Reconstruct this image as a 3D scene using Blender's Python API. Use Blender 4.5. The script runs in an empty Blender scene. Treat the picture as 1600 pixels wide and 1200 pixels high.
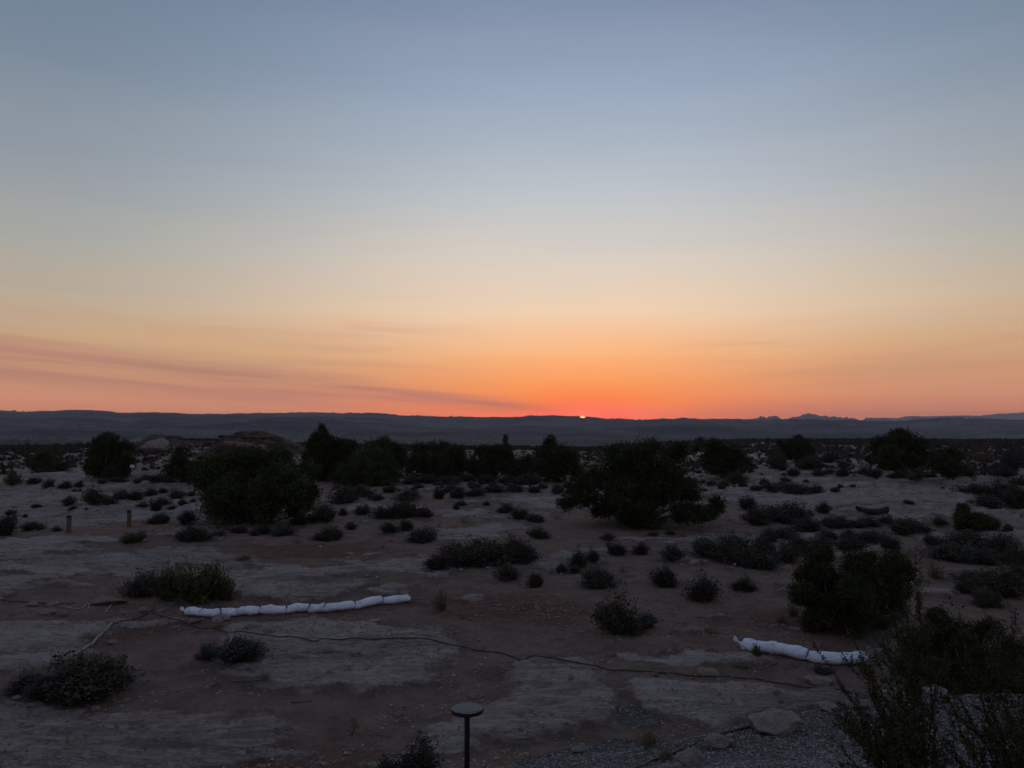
import bpy, math, random
import numpy as np
from mathutils import Vector

S = bpy.context.scene
COL = S.collection
R = math.radians

# ------------------------------------------------------------------ camera
F = 1186.0                     # focal length in photograph pixels (1600 wide)
PITCH = R(3.14)
CZ = 3.3
cam_d = bpy.data.cameras.new('camera')
cam_d.sensor_width = 36.0
cam_d.lens = 36.0 * F / 1600.0
cam_d.clip_start = 0.1
cam_d.clip_end = 60000
cam = bpy.data.objects.new('camera', cam_d)
COL.objects.link(cam)
cam.location = (0, 0, CZ)
cam.rotation_euler = (math.pi / 2 + PITCH, 0, 0)
S.camera = cam

S.view_settings.view_transform = 'Standard'
S.view_settings.look = 'None'
S.view_settings.exposure = 0.0
S.view_settings.gamma = 1.0
S.view_settings.use_curve_mapping = False
S.cycles.max_bounces = 5
S.cycles.diffuse_bounces = 3
S.cycles.volume_bounces = 0
S.cycles.transparent_max_bounces = 4
S.cycles.use_denoising = True


def lin(c):
    return tuple(((v / 255) / 12.92 if v / 255 <= .04045 else ((v / 255 + .055) / 1.055) ** 2.4) for v in c)


# ------------------------------------------------------------------ sky
SUN_AZ = math.atan2(910 - 800, F)          # to the right of straight ahead
SUN_EL = R(0.445)
SUN_DIR = Vector((math.sin(SUN_AZ) * math.cos(SUN_EL), math.cos(SUN_AZ) * math.cos(SUN_EL), math.sin(SUN_EL)))

world = bpy.data.worlds.new('World')
S.world = world
world.use_nodes = True
W = world.node_tree
W.nodes.clear()


class NT:
    """small helper to write node graphs tersely"""

    def __init__(s, tree):
        s.t = tree

    def n(s, typ, **kw):
        nd = s.t.nodes.new(typ)
        for k, v in kw.items():
            setattr(nd, k, v)
        return nd

    def put(s, sock, v):
        if hasattr(v, 'is_output'):
            s.t.links.new(v, sock)
        elif v is not None:
            sock.default_value = v

    def m(s, op, a, b=None, c=None, clamp=False):
        nd = s.n('ShaderNodeMath', operation=op, use_clamp=clamp)
        for i, v in enumerate((a, b, c)):
            if v is not None:
                s.put(nd.inputs[i], v)
        return nd.outputs[0]

    def mix(s, f, a, b, blend='MIX'):
        nd = s.n('ShaderNodeMix', data_type='RGBA', blend_type=blend)
        s.put(nd.inputs[0], f)
        s.put(nd.inputs[6], a if hasattr(a, 'is_output') else (*a[:3], 1))
        s.put(nd.inputs[7], b if hasattr(b, 'is_output') else (*b[:3], 1))
        return nd.outputs[2]

    def ramp(s, f, stops, interp='LINEAR'):
        nd = s.n('ShaderNodeValToRGB')
        nd.color_ramp.interpolation = interp
        el = nd.color_ramp.elements
        while len(el) < len(stops):
            el.new(0.5)
        for e, (p, c) in zip(el, stops):
            e.position = p
            e.color = (*c[:3], 1) if hasattr(c, '__len__') else (c, c, c, 1)
        s.put(nd.inputs[0], f)
        return nd.outputs[0]

    def noise(s, vec, scale, detail=4, rough=.55, dist=0.0):
        nd = s.n('ShaderNodeTexNoise')
        s.put(nd.inputs['Vector'], vec)
        nd.inputs['Scale'].default_value = scale
        nd.inputs['Detail'].default_value = detail
        nd.inputs['Roughness'].default_value = rough
        nd.inputs['Distortion'].default_value = dist
        return nd.outputs[0]

    def sstep(s, x, a, b):
        nd = s.n('ShaderNodeMapRange', interpolation_type='SMOOTHSTEP')
        s.put(nd.inputs[0], x)
        nd.inputs[1].default_value = a
        nd.inputs[2].default_value = b
        return nd.outputs[0]


def gauss(g, x, w):
    q = g.m('DIVIDE', x, w)
    return g.m('EXPONENT', g.m('MULTIPLY', g.m('MULTIPLY', q, q), -1.0))


g = NT(W)
tc = g.n('ShaderNodeTexCoord')
sep = g.n('ShaderNodeSeparateXYZ')
W.links.new(tc.outputs['Generated'], sep.inputs[0])
dx, dy, dz = sep.outputs
el = g.m('MULTIPLY', g.m('ARCSINE', g.m('MINIMUM', g.m('MAXIMUM', dz, -1.0), 1.0)), 57.2958)   # degrees
az = g.m('MULTIPLY', g.m('ARCTAN2', dx, dy), 57.2958)                                          # degrees to the right
daz = g.m('SUBTRACT', az, math.degrees(SUN_AZ))
adaz = g.m('ABSOLUTE', daz)
adaz = g.m('MINIMUM', adaz, g.m('SUBTRACT', 360.0, adaz))
# gentle smoke unevenness moves the colour bands up and down
comb = g.n('ShaderNodeCombineXYZ')
g.put(comb.inputs[0], g.m('MULTIPLY', dx, 1.6))
g.put(comb.inputs[1], g.m('MULTIPLY', dy, 1.6))
g.put(comb.inputs[2], g.m('MULTIPLY', dz, 13.0))
n1 = g.noise(comb.outputs[0], 1.3, 5, .5, .6)
n2 = g.noise(comb.outputs[0], 3.6, 5, .55, .8)
wob = g.m('ADD', g.m('MULTIPLY', g.m('SUBTRACT', n1, .5), 2.2), g.m('MULTIPLY', g.m('SUBTRACT', n2, .5), 1.0))
wob = g.m('MULTIPLY', wob, g.sstep(el, .3, 5.0))
el2 = g.m('ADD', el, wob)
t = g.m('SQRT', g.m('DIVIDE', g.m('MAXIMUM', el2, 0.0), 90.0))


def T(deg):
    return math.sqrt(max(deg, 0) / 90.0)


def stops(lst):
    return [(T(d), lin(c)) for d, c in lst]


SUNSIDE = stops([(0, (236, 104, 74)), (.72, (242, 114, 76)), (1.7, (248, 132, 82)), (3.14, (250, 156, 96)), (5.55, (252, 185, 130)),
                 (8.45, (240, 208, 177)), (12.2, (219, 207, 194)), (16.9, (190, 196, 201)), (23.5, (156, 171, 191)), (29.6, (130, 145, 170)),
                 (40, (118, 132, 159)), (60, (109, 125, 153)), (90, (106, 121, 150))])
SIDE = stops([(0, (180, 122, 104)), (.72, (190, 128, 104)), (1.7, (200, 138, 110)), (3.14, (202, 148, 114)), (5.55, (200, 165, 130)),
              (8.45, (184, 169, 149)), (12.2, (166, 167, 161)), (16.9, (147, 155, 163)), (23.5, (121, 137, 154)), (29.6, (106, 124, 146)),
              (40, (100, 117, 142)), (60, (104, 119, 147)), (90, (106, 121, 150))])
BACK = stops([(0, (96, 90, 98)), (2, (116, 102, 112)), (6, (140, 122, 130)), (11, (144, 132, 142)), (20, (134, 136, 152)),
              (36, (118, 129, 153)), (90, (106, 121, 150))])
c_sun = g.ramp(t, SUNSIDE)
c_side = g.ramp(t, SIDE)
c_back = g.ramp(t, BACK)
f_hi = g.sstep(adaz, 2.0, 41.0)
f_lo = g.sstep(adaz, 0.0, 25.0)
k_lo = g.sstep(el, 9.0, 3.0)
f_side = g.m('ADD', g.m('MULTIPLY', f_hi, g.m('SUBTRACT', 1.0, k_lo)), g.m('MULTIPLY', f_lo, k_lo))
f_back = g.sstep(adaz, 50.0, 150.0)
c = g.mix(f_back, g.mix(f_side, c_sun, c_side), c_back)
# broad orange glow over the sun and the tight red-orange core
gl1 = g.m('MULTIPLY', gauss(g, daz, 13.0), gauss(g, g.m('SUBTRACT', el, 1.6), 3.6))
gl1 = g.m('MULTIPLY', gl1, g.m('ADD', .8, g.m('MULTIPLY', g.m('SUBTRACT', n2, .5), 1.2)))
c = g.mix(g.m('MULTIPLY', gl1, .35, clamp=True), c, lin((255, 152, 72)))
gl2 = g.m('MULTIPLY', gauss(g, daz, 4.6), gauss(g, g.m('SUBTRACT', el, .3), 1.7))
c = g.mix(g.m('MULTIPLY', gl2, .95, clamp=True), c, lin((255, 110, 26)))
# long thin smoke layers sinking towards the sun from the left, fainter ones on the right
azl = g.m('SUBTRACT', az, math.degrees(SUN_AZ))
cs = g.n('ShaderNodeCombineXYZ')
g.put(cs.inputs[0], g.m('MULTIPLY', az, .055))
g.put(cs.inputs[1], g.m('ADD', g.m('MULTIPLY', el, 1.5), g.m('MULTIPLY', azl, .10)))
lay = g.noise(cs.outputs[0], .8, 3, .5, .4)
cs2 = g.n('ShaderNodeCombineXYZ')
g.put(cs2.inputs[0], g.m('MULTIPLY', az, .07))
g.put(cs2.inputs[1], g.m('SUBTRACT', g.m('MULTIPLY', el, 1.3), g.m('MULTIPLY', g.m('ABSOLUTE', azl), .05)))
lay2 = g.noise(cs2.outputs[0], .8, 3, .5, .5)
b0 = g.m('ADD', 1.05, g.m('MULTIPLY', azl, -.080))
b0 = g.m('ADD', b0, g.m('MULTIPLY', g.m('SUBTRACT', n1, .5), .9))
bw = g.m('ADD', .28, g.m('MULTIPLY', g.m('MAXIMUM', g.m('MULTIPLY', azl, -1.0), 0.0), .036))
band = gauss(g, g.m('DIVIDE', g.m('SUBTRACT', el, b0), bw), 1.0)
band = g.m('MULTIPLY', band, g.m('MULTIPLY', g.sstep(azl, 0.5, -7.0), g.sstep(azl, -75.0, -45.0)))
band = g.m('MULTIPLY', band, g.m('ADD', .35, g.m('MULTIPLY', g.sstep(lay, .40, .60), .65)))
c = g.mix(g.m('MULTIPLY', band, .74), c, lin((164, 114, 108)))
b1 = g.m('ADD', .9, g.m('MULTIPLY', g.m('SUBTRACT', n1, .5), 1.2))
band1 = g.m('MULTIPLY', gauss(g, g.m('SUBTRACT', el, b1), .8), g.m('MULTIPLY', g.sstep(azl, 2.0, 15.0), g.sstep(azl, 75.0, 45.0)))
c = g.mix(g.m('MULTIPLY', band1, .6), c, lin((178, 118, 102)))
streak = g.m('MULTIPLY', g.sstep(lay2, .48, .66), g.m('MULTIPLY', g.sstep(el, 1.0, 3.0), g.sstep(el, 11.0, 5.0)))
streak = g.m('MULTIPLY', streak, g.sstep(adaz, 4.0, 14.0))
c = g.mix(g.m('MULTIPLY', streak, .26), c, lin((190, 140, 118)))
gl3 = g.m('MULTIPLY', gauss(g, daz, 1.3), gauss(g, g.m('SUBTRACT', el, .35), .8))
c = g.mix(g.m('MULTIPLY', gl3, .6, clamp=True), c, lin((255, 138, 40)))
# what the low haze between here and the horizon takes away, the sky behind it has more of
HAZE_D = 1.25e-4
HAZE_A = (.10, .108, .132)
tau = g.m('MINIMUM', g.m('DIVIDE', HAZE_D * 202.0, g.m('SINE', g.m('DIVIDE', g.m('MAXIMUM', el, .3), 57.2958))), HAZE_D * 11500.0)
trn = g.m('EXPONENT', g.m('MULTIPLY', tau, -1.0))
gain = g.m('DIVIDE', 1.0, trn)
v1 = g.n('ShaderNodeVectorMath', operation='SCALE')
v1.inputs[0].default_value = HAZE_A
W.links.new(g.m('SUBTRACT', 1.0, trn), v1.inputs[3])
v2 = g.n('ShaderNodeVectorMath', operation='SUBTRACT')
W.links.new(c, v2.inputs[0]); W.links.new(v1.outputs[0], v2.inputs[1])
v3 = g.n('ShaderNodeVectorMath', operation='MAXIMUM')
W.links.new(v2.outputs[0], v3.inputs[0]); v3.inputs[1].default_value = (.01, .01, .01)
vm = g.n('ShaderNodeVectorMath', operation='SCALE')
W.links.new(v3.outputs[0], vm.inputs[0])
W.links.new(gain, vm.inputs[3])
# sun disc
dot = g.n('ShaderNodeVectorMath', operation='DOT_PRODUCT')
nrm = g.n('ShaderNodeVectorMath', operation='NORMALIZE')
W.links.new(tc.outputs['Generated'], nrm.inputs[0])
W.links.new(nrm.outputs[0], dot.inputs[0])
dot.inputs[1].default_value = SUN_DIR
ang = g.m('MULTIPLY', g.m('ARCCOSINE', g.m('MINIMUM', dot.outputs['Value'], 1.0)), 57.2958)
disc = g.sstep(ang, .29, .24)
cc = g.mix(disc, vm.outputs[0], (10.0, 3.2, .7))
bg = g.n('ShaderNodeBackground')
W.links.new(cc, bg.inputs[0])
bg.inputs[1].default_value = 1.0
out = g.n('ShaderNodeOutputWorld')
W.links.new(bg.outputs[0], out.inputs[0])
world.cycles.sampling_method = 'MANUAL'
world.cycles.sample_map_resolution = 1024

sun_d = bpy.data.lights.new('sun', 'SUN')
sun_d.energy = 0.12
sun_d.angle = R(0.53)
sun_d.color = (1.0, .34, .12)
sun = bpy.data.objects.new('sun', sun_d)
COL.objects.link(sun)
sun.rotation_euler = (-SUN_DIR).to_track_quat('-Z', 'Y').to_euler()


# ------------------------------------------------------------------ numpy noise
def _h(ix, iy, seed):
    n = (ix.astype(np.int64) * 374761393 + iy.astype(np.int64) * 668265263 + seed * 1442695041) & 0xffffffff
    n = ((n ^ (n >> 13)) * 1274126177) & 0xffffffff
    return ((n ^ (n >> 16)) & 0xffff) / 65535.0


def vnoise(x, y, seed=0):
    ix = np.floor(x); iy = np.floor(y)
    fx = x - ix; fy = y - iy
    ux = fx * fx * fx * (fx * (fx * 6 - 15) + 10); uy = fy * fy * fy * (fy * (fy * 6 - 15) + 10)
    a = _h(ix, iy, seed); b = _h(ix + 1, iy, seed); c_ = _h(ix, iy + 1, seed); d = _h(ix + 1, iy + 1, seed)
    return (a + (b - a) * ux + (c_ - a) * uy + (a - b - c_ + d) * ux * uy) * 2 - 1


def fbm(x, y, seed=0, oct=4, gain=.5, lac=2.03):
    s = 0; a = 1; tot = 0
    for o in range(oct):
        s = s + a * vnoise(x, y, seed + o * 17); tot += a; a *= gain
        x = x * lac * .96 - y * lac * .28 + 3.7; y = x * .28 + y * lac * .96 + 9.1
    return s / tot


def smooth(a, b, x):
    t_ = np.clip((x - a) / (b - a), 0, 1)
    return t_ * t_ * (3 - 2 * t_)


# ------------------------------------------------------------------ picture point <-> place
def ray(px, py):
    cx = (px - 800) / F; cz = (600 - py) / F
    return np.array([cx, math.cos(PITCH) - cz * math.sin(PITCH), math.sin(PITCH) + cz * math.cos(PITCH)])


def flat(px, py, z=0.0):
    r = ray(px, py)
    k = (z - CZ) / r[2]
    return r[0] * k, r[1] * k


def poly_w(pts):
    return np.array([flat(x, y) for x, y in pts])


ROCKS = [
    [(-120, 990), (60, 968), (150, 962), (188, 974), (120, 1012), (70, 1040), (0, 1072), (-120, 1110)],
    [(-300, 852), (150, 845), (320, 862), (372, 882), (250, 902), (160, 934), (-300, 944)],
    [(300, 988), (480, 975), (690, 975), (722, 1012), (690, 1062), (560, 1092), (430, 1060), (330, 1020)],
    [(400, 897), (560, 878), (680, 872), (702, 893), (640, 932), (480, 937), (380, 932)],
    [(750, 1062), (900, 1040), (958, 1095), (940, 1140), (820, 1165), (700, 1200), (600, 1260), (520, 1260), (700, 1150), (770, 1100)],
    [(980, 1052), (1200, 1068), (1330, 1085), (1230, 1102), (1150, 1118), (1050, 1128), (990, 1098)],
    [(-80, 1122), (180, 1112), (370, 1132), (430, 1200), (0, 1290), (-100, 1290)],
    [(1150, 748), (1500, 748), (1760, 758), (1760, 840), (1500, 812), (1330, 806), (1180, 788), (1110, 775)],
    [(-100, 768), (200, 768), (345, 788), (290, 812), (0, 828), (-100, 828)],
    [(-100, 722), (120, 735), (220, 748), (300, 762), (-100, 765)],
    [(560, 788), (740, 790), (860, 796), (860, 803), (700, 806), (560, 803)],
    [(600, 832), (800, 816), (830, 822), (760, 842), (640, 842)],
    [(820, 872), (900, 862), (960, 876), (880, 892), (830, 890)],
    [(780, 768), (950, 768), (960, 788), (800, 790)],
    [(1060, 830), (1290, 826), (1290, 838), (1060, 842)],
    [(1400, 826), (1700, 836), (1700, 856), (1430, 842)],
    [(1560, 700), (1400, 694), (1100, 700), (1000, 712), (1250, 722), (1700, 718)],
    [(1150, 716), (1300, 712), (1480, 720), (1200, 728)],
    [(150, 905), (330, 862), (390, 880), (420, 900), (370, 925), (300, 915)],
]
GRAVEL = [[(850, 1175), (900, 1150), (960, 1144), (1060, 1137), (1150, 1122), (1225, 1106), (1330, 1084), (1400, 1076), (1500, 1080),
           (1900, 1092), (2000, 1400), (800, 1400)],
          [(940, 1092), (985, 1088), (1020, 1120), (1000, 1142), (960, 1140)]]
RED = [[(640, 935), (760, 928), (930, 935), (950, 965), (860, 978), (700, 962)], [(150, 960), (320, 962), (300, 985), (200, 1010), (130, 1020)],
       [(360, 1190), (560, 1180), (600, 1260), (300, 1260)], [(380, 905), (460, 900), (400, 1000), (360, 960)],
       [(340, 850), (560, 850), (640, 868), (420, 882)], [(1150, 960), (1260, 960), (1300, 990), (1180, 990)]]
ROCKS = [poly_w(p) for p in ROCKS]; RED = [poly_w(p) for p in RED]
GRAVEL = [np.array([flat(x, y, .22 if i == 0 else 0) for x, y in p]) for i, p in enumerate(GRAVEL)]


def sdist(x, y, P):
    """signed distance (inside > 0) to polygon P"""
    d = np.full(x.shape, 1e9); ins = np.zeros(x.shape, bool)
    n = len(P)
    for i in range(n):
        ax, ay = P[i]; bx, by = P[(i + 1) % n]
        ex, ey = bx - ax, by - ay
        tt = np.clip(((x - ax) * ex + (y - ay) * ey) / (ex * ex + ey * ey + 1e-9), 0, 1)
        d = np.minimum(d, (x - ax - ex * tt) ** 2 + (y - ay - ey * tt) ** 2)
        cond = ((ay > y) != (by > y)) & (x < (bx - ax) * (y - ay) / (by - ay + 1e-12) + ax)
        ins ^= cond
    return np.where(ins, 1, -1) * np.sqrt(d)


def zones(x, y):
    r = np.hypot(x, y)
    wx = x + (.5 + .02 * r) * fbm(x * .55, y * .5, 5, 6, .62); wy = y + (.7 + .035 * r) * fbm(x * .5 + 40, y * .6, 6, 6, .62)

    def mk(polys, w):
        m = np.full(x.shape, -1e9)
        for P in polys:
            m = np.maximum(m, sdist(wx, wy, P))
        return smooth(-w, w, m / (1 + r * .03))
    rock = mk(ROCKS, .42); grav = mk(GRAVEL, .1); red = mk(RED, .45)
    extra = smooth(.18, .42, fbm(x * .22, y * .16, 31, 4)) * smooth(30, 60, r) * .8 * (1 - .75 * smooth(60, 95, r))
    rock = np.maximum(rock, extra)
    # soil pockets lie in the hollows of the rock sheets, and scraps of rock surface through the soil
    pk = fbm(x * .45 + 7, y * .9, 33, 5, .6)
    rock = rock * (1 - .7 * smooth(.20, .45, pk)) + (1 - rock) * .75 * smooth(.22, .42, fbm(x * .5 + 3, y * 1.1 + 8, 34, 5, .6))
    return rock * (1 - grav), grav, red * (1 - rock * .8)


RIDGE = [(-2000, 640), (-400, 640), (0, 643), (40, 645), (110, 642), (160, 643), (185, 646), (245, 646), (300, 648), (350, 648.5), (400, 647), (450, 646.5),
         (470, 645.5), (492, 645), (512, 646), (535, 648), (548, 646.5), (600, 647), (625, 650), (690, 652), (800, 653), (830, 651), (862, 650), (882, 651),
         (896, 651.3), (905, 651.6), (907.5, 654.6), (912.5, 654.6), (915, 652.3), (928, 653), (945, 655), (960, 656), (970, 655), (982, 656), (1000, 657.5), (1080, 657), (1150, 657), (1200, 658.5), (1340, 659.5),
         (1400, 659.5), (1440, 658.5), (1500, 658), (1600, 661), (2000, 659), (3000, 655)]


def tan_el(px, py):
    r = ray(px, py)
    return r[2] / math.hypot(r[0], r[1])


_rx = np.array([math.atan2((p[0] - 800) / F, math.cos(PITCH)) for p in RIDGE])
_rt = np.array([tan_el(p[0], p[1]) for p in RIDGE])
PLAIN = -30.0
R1 = 3100.0


def height(x, y):
    """ground height, metres; works on arrays"""
    x = np.asarray(x, float); y = np.asarray(y, float)
    r = np.hypot(x, y); a = np.arctan2(x, y)
    edge = np.interp(a, [-1.2, -.6, -.3, -.05, .1, .3, .7, 1.2], [160, 155, 150, 125, 118, 210, 240, 240])
    z = .10 * fbm(x * .11, y * .11, 1, 3) * smooth(4, 20, r) + .035 * fbm(x * .7, y * .7, 2, 4) + .35 * fbm(x * .03, y * .03, 9, 3) * smooth(35, 110, r)
    # slope up to where the photographer stands, on the gravel pad
    z = z + 1.65 * smooth(8.3, 2.4, r)
    # low rise under the outcrop
    ox, oy = OUT
    z = z + 1.3 * np.exp(-(((x - ox) / 11) ** 2 + ((y - oy) / 9) ** 2))
    z = z - np.where(r > 20, .9 * smooth(edge * .8, edge * 1.1, r), 0)
    z = z + (PLAIN + 1) * smooth(edge, edge + 500, r)
    # far ridge
    zc = CZ + R1 * np.interp(a, _rx, _rt) + 4
    skyl = 2.2 * fbm(a * 90, a * 0, 77, 3) + 5.0 * np.maximum(0, vnoise(a * 900, a * 0 + 3, 78)) * smooth(-.2, .4, vnoise(a * 40, a * 0, 79))
    zc = zc + skyl
    k = np.clip((r - 1250) / (R1 - 1250), 0, 1.0)
    spur = fbm(x * .0016 + 3, y * .0024, 41, 5)
    rid = PLAIN + (zc - PLAIN) * (k ** 1.25) + (k * (1 - k) * 4) * (44 * spur + 16 * np.abs(fbm(x * .006, y * .006, 43, 4)))
    after = np.clip((r - R1) / 1500, 0, 1)
    rid = np.where(r > R1, zc - (zc - PLAIN) * after ** .8 - 4 * after, rid)
    z = np.where(r > 1250, rid, z)
    return z


def surf(x, y, r, rock, grav, red):
    """fine relief that depends on what lies there: rock sheets stand proud in thin ledges, soil is lumpy"""
    n = fbm(x * .9 + .3 * y, y * 1.7, 51, 5)
    led = (np.floor((n + 1) * 9) + smooth(.84, 1.0, ((n + 1) * 9) % 1)) / 9 - 1
    near = smooth(110, 45, r)
    n3 = fbm(x * .12 + 5, y * .55, 55, 4)
    led3 = (np.floor((n3 + 1) * 5) + smooth(.8, 1.0, ((n3 + 1) * 5) % 1)) / 5 - 1
    d = smooth(.3, .55, rock) * near * .05 + rock * near * (.02 + .42 * led3 * smooth(12, 30, r) + .15 * led + .02 * fbm(x * 4, y * 8, 52, 4, .6))
    d = d + (1 - rock) * (1 - grav) * near * (.03 * fbm(x * 3.3, y * 3.3, 53, 5, .6) + .03 * np.maximum(0, fbm(x * 9, y * 9, 54, 2)))
    d = d + red * near * .02 * np.abs(fbm(x * 5, y * 5, 56, 3))
    # gravel bank
    P = GRAVEL[0]
    w = np.clip(sdist(x + .06 * fbm(x * 2, y * 2, 57, 3), y + .06 * fbm(x * 2, y * 2, 58, 3), P) / .5, -1, 1)
    side = smooth(.5, 2.6, x) * smooth(13, 11, r)
    d = d + np.where(r < 13, smooth(-.25, .9, w) * (.05 + .27 * side), 0) + grav * .012 * fbm(x * 14, y * 14, 59, 2)
    return d


OUT = flat(395, 712)


def ground_z(x, y):
    x = np.atleast_1d(np.asarray(x, float)); y = np.atleast_1d(np.asarray(y, float))
    ro, gr, re = zones(x, y)
    return height(x, y) + surf(x, y, np.hypot(x, y), ro, gr, re)


def hit(px, py):
    """where the line of sight through a picture point meets the ground"""
    d = ray(px, py)
    k = np.geomspace(4.5, 600, 900)
    X = d[0] * k; Y = d[1] * k; Z = CZ + d[2] * k
    below = Z < height(X, Y) + surf(X, Y, np.hypot(X, Y), *zones(X, Y))
    i = int(np.argmax(below)) if below.any() else len(k) - 1
    kk = k[i]
    if i > 0:
        lo, hi = k[i - 1], k[i]
        for _ in range(8):
            m_ = (lo + hi) / 2
            if CZ + d[2] * m_ < ground_z(d[0] * m_, d[1] * m_)[0]:
                hi = m_
            else:
                lo = m_
        kk = hi
    return d[0] * kk, d[1] * kk, CZ + d[2] * kk


# ------------------------------------------------------------------ mesh helpers
def mesh_np(name, V, Fc, mat=None, smooth_=False, mats=None, midx=None):
    V = np.asarray(V, np.float32).reshape(-1, 3)
    Fc = np.asarray(Fc, np.int32)
    k = Fc.shape[1]
    me = bpy.data.meshes.new(name)
    me.vertices.add(len(V)); me.vertices.foreach_set('co', V.ravel())
    me.loops.add(Fc.size); me.loops.foreach_set('vertex_index', Fc.ravel())
    me.polygons.add(len(Fc))
    me.polygons.foreach_set('loop_start', np.arange(len(Fc), dtype=np.int32) * k)
    me.polygons.foreach_set('use_smooth', np.full(len(Fc), bool(smooth_)))
    for m_ in (mats or ([mat] if mat else [])):
        me.materials.append(m_)
    if midx is not None:
        me.polygons.foreach_set('material_index', np.asarray(midx, np.int32))
    me.update(calc_edges=True)
    return me


def obj(name, me, parent=None, loc=None, kind=None, label=None, cat=None, group=None):
    o = bpy.data.objects.new(name, me)
    COL.objects.link(o)
    if parent:
        o.parent = parent
    if loc is not None:
        o.location = loc
    tag(o, label, cat, group, kind)
    return o


def tag(o, label=None, cat=None, group=None, kind=None):
    if label: o['label'] = label
    if cat: o['category'] = cat
    if group: o['group'] = group
    if kind: o['kind'] = kind


class MB:
    """collects tubes / boxes as quads"""

    def __init__(s):
        s.V = []; s.F = []; s.n = 0

    def add(s, V, Fc):
        V = np.asarray(V, float)
        s.V.append(V); s.F.append(np.asarray(Fc, int) + s.n); s.n += len(V)

    def tube(s, P, rad, k=6, caps=True):
        P = np.asarray(P, float); n = len(P)
        rad = np.broadcast_to(np.asarray(rad, float), (n,))
        Tn = np.gradient(P, axis=0) if n > 2 else np.repeat((P[-1] - P[0])[None], n, 0)
        Tn /= np.linalg.norm(Tn, axis=1)[:, None] + 1e-9
        up = np.array([0, 0, 1.0]) if abs(Tn[:, 2]).mean() < .8 else np.array([1.0, 0, 0])
        A = np.cross(Tn, up); A /= np.linalg.norm(A, axis=1)[:, None] + 1e-9
        B = np.cross(Tn, A)
        th = np.arange(k) * 2 * math.pi / k
        V = P[:, None] + rad[:, None, None] * (A[:, None] * np.cos(th)[None, :, None] + B[:, None] * np.sin(th)[None, :, None])
        V = V.reshape(-1, 3)
        i = np.arange(n - 1)[:, None] * k; j = np.arange(k)[None]
        j2 = (j + 1) % k
        Fq = np.stack([i + j, i + j2, i + k + j2, i + k + j], -1).reshape(-1, 4)
        if caps:
            V = np.vstack([V, P[:1], P[-1:]])
            a_, b_ = n * k, n * k + 1
            jj = np.arange(k)
            c1 = np.stack([(jj + 1) % k, jj, np.full(k, a_), np.full(k, a_)], -1)
            c2 = np.stack([(n - 1) * k + jj, (n - 1) * k + (jj + 1) % k, np.full(k, b_), np.full(k, b_)], -1)
            s.add(V, Fq)
            s.tri = getattr(s, 'tri', [])
            s.tri.append((c1[:, :3] + s.n - len(V))); s.tri.append((c2[:, :3] + s.n - len(V)))
            return
        s.add(V, Fq)

    def build(s, name, mat, parent=None, smooth_=True, **kw):
        V = np.vstack(s.V); Fq = np.vstack(s.F)
        tris = np.vstack([Fq[:, [0, 1, 2]], Fq[:, [0, 2, 3]]])
        if getattr(s, 'tri', None):
            tris = np.vstack([tris] + s.tri)
        return obj(name, mesh_np(name, V, tris, mat, smooth_), parent, **kw)


# ------------------------------------------------------------------ materials
def new_mat(name):
    m_ = bpy.data.materials.new(name)
    m_.use_nodes = True
    b = m_.node_tree.nodes['Principled BSDF']
    return m_, NT(m_.node_tree), b


def bump(g_, b, h, strength, dist):
    nd = g_.n('ShaderNodeBump')
    nd.inputs['Strength'].default_value = strength
    nd.inputs['Distance'].default_value = dist
    g_.put(nd.inputs['Height'], h)
    g_.t.links.new(nd.outputs[0], b.inputs['Normal'])


def simple(name, col, rough=.85, var=.25, scale=6.0, bmp=0.0, spec=.3, metallic=0.0, col2=None, bdist=.01):
    m_, g_, b = new_mat(name)
    tc_ = g_.n('ShaderNodeTexCoord')
    nn = g_.noise(tc_.outputs['Object'], scale, 4, .6)
    c2 = col2 or tuple(v * (1 - var) for v in col)
    c1 = tuple(min(1, v * (1 + var)) for v in col)
    f = g_.sstep(nn, .3, .7)
    g_.t.links.new(g_.mix(f, c2, c1), b.inputs['Base Color'])
    b.inputs['Roughness'].default_value = rough
    b.inputs['Specular IOR Level'].default_value = spec
    b.inputs['Metallic'].default_value = metallic
    if bmp:
        bump(g_, b, g_.noise(tc_.outputs['Object'], scale * 4, 5, .65), bmp, bdist)
    return m_


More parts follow.
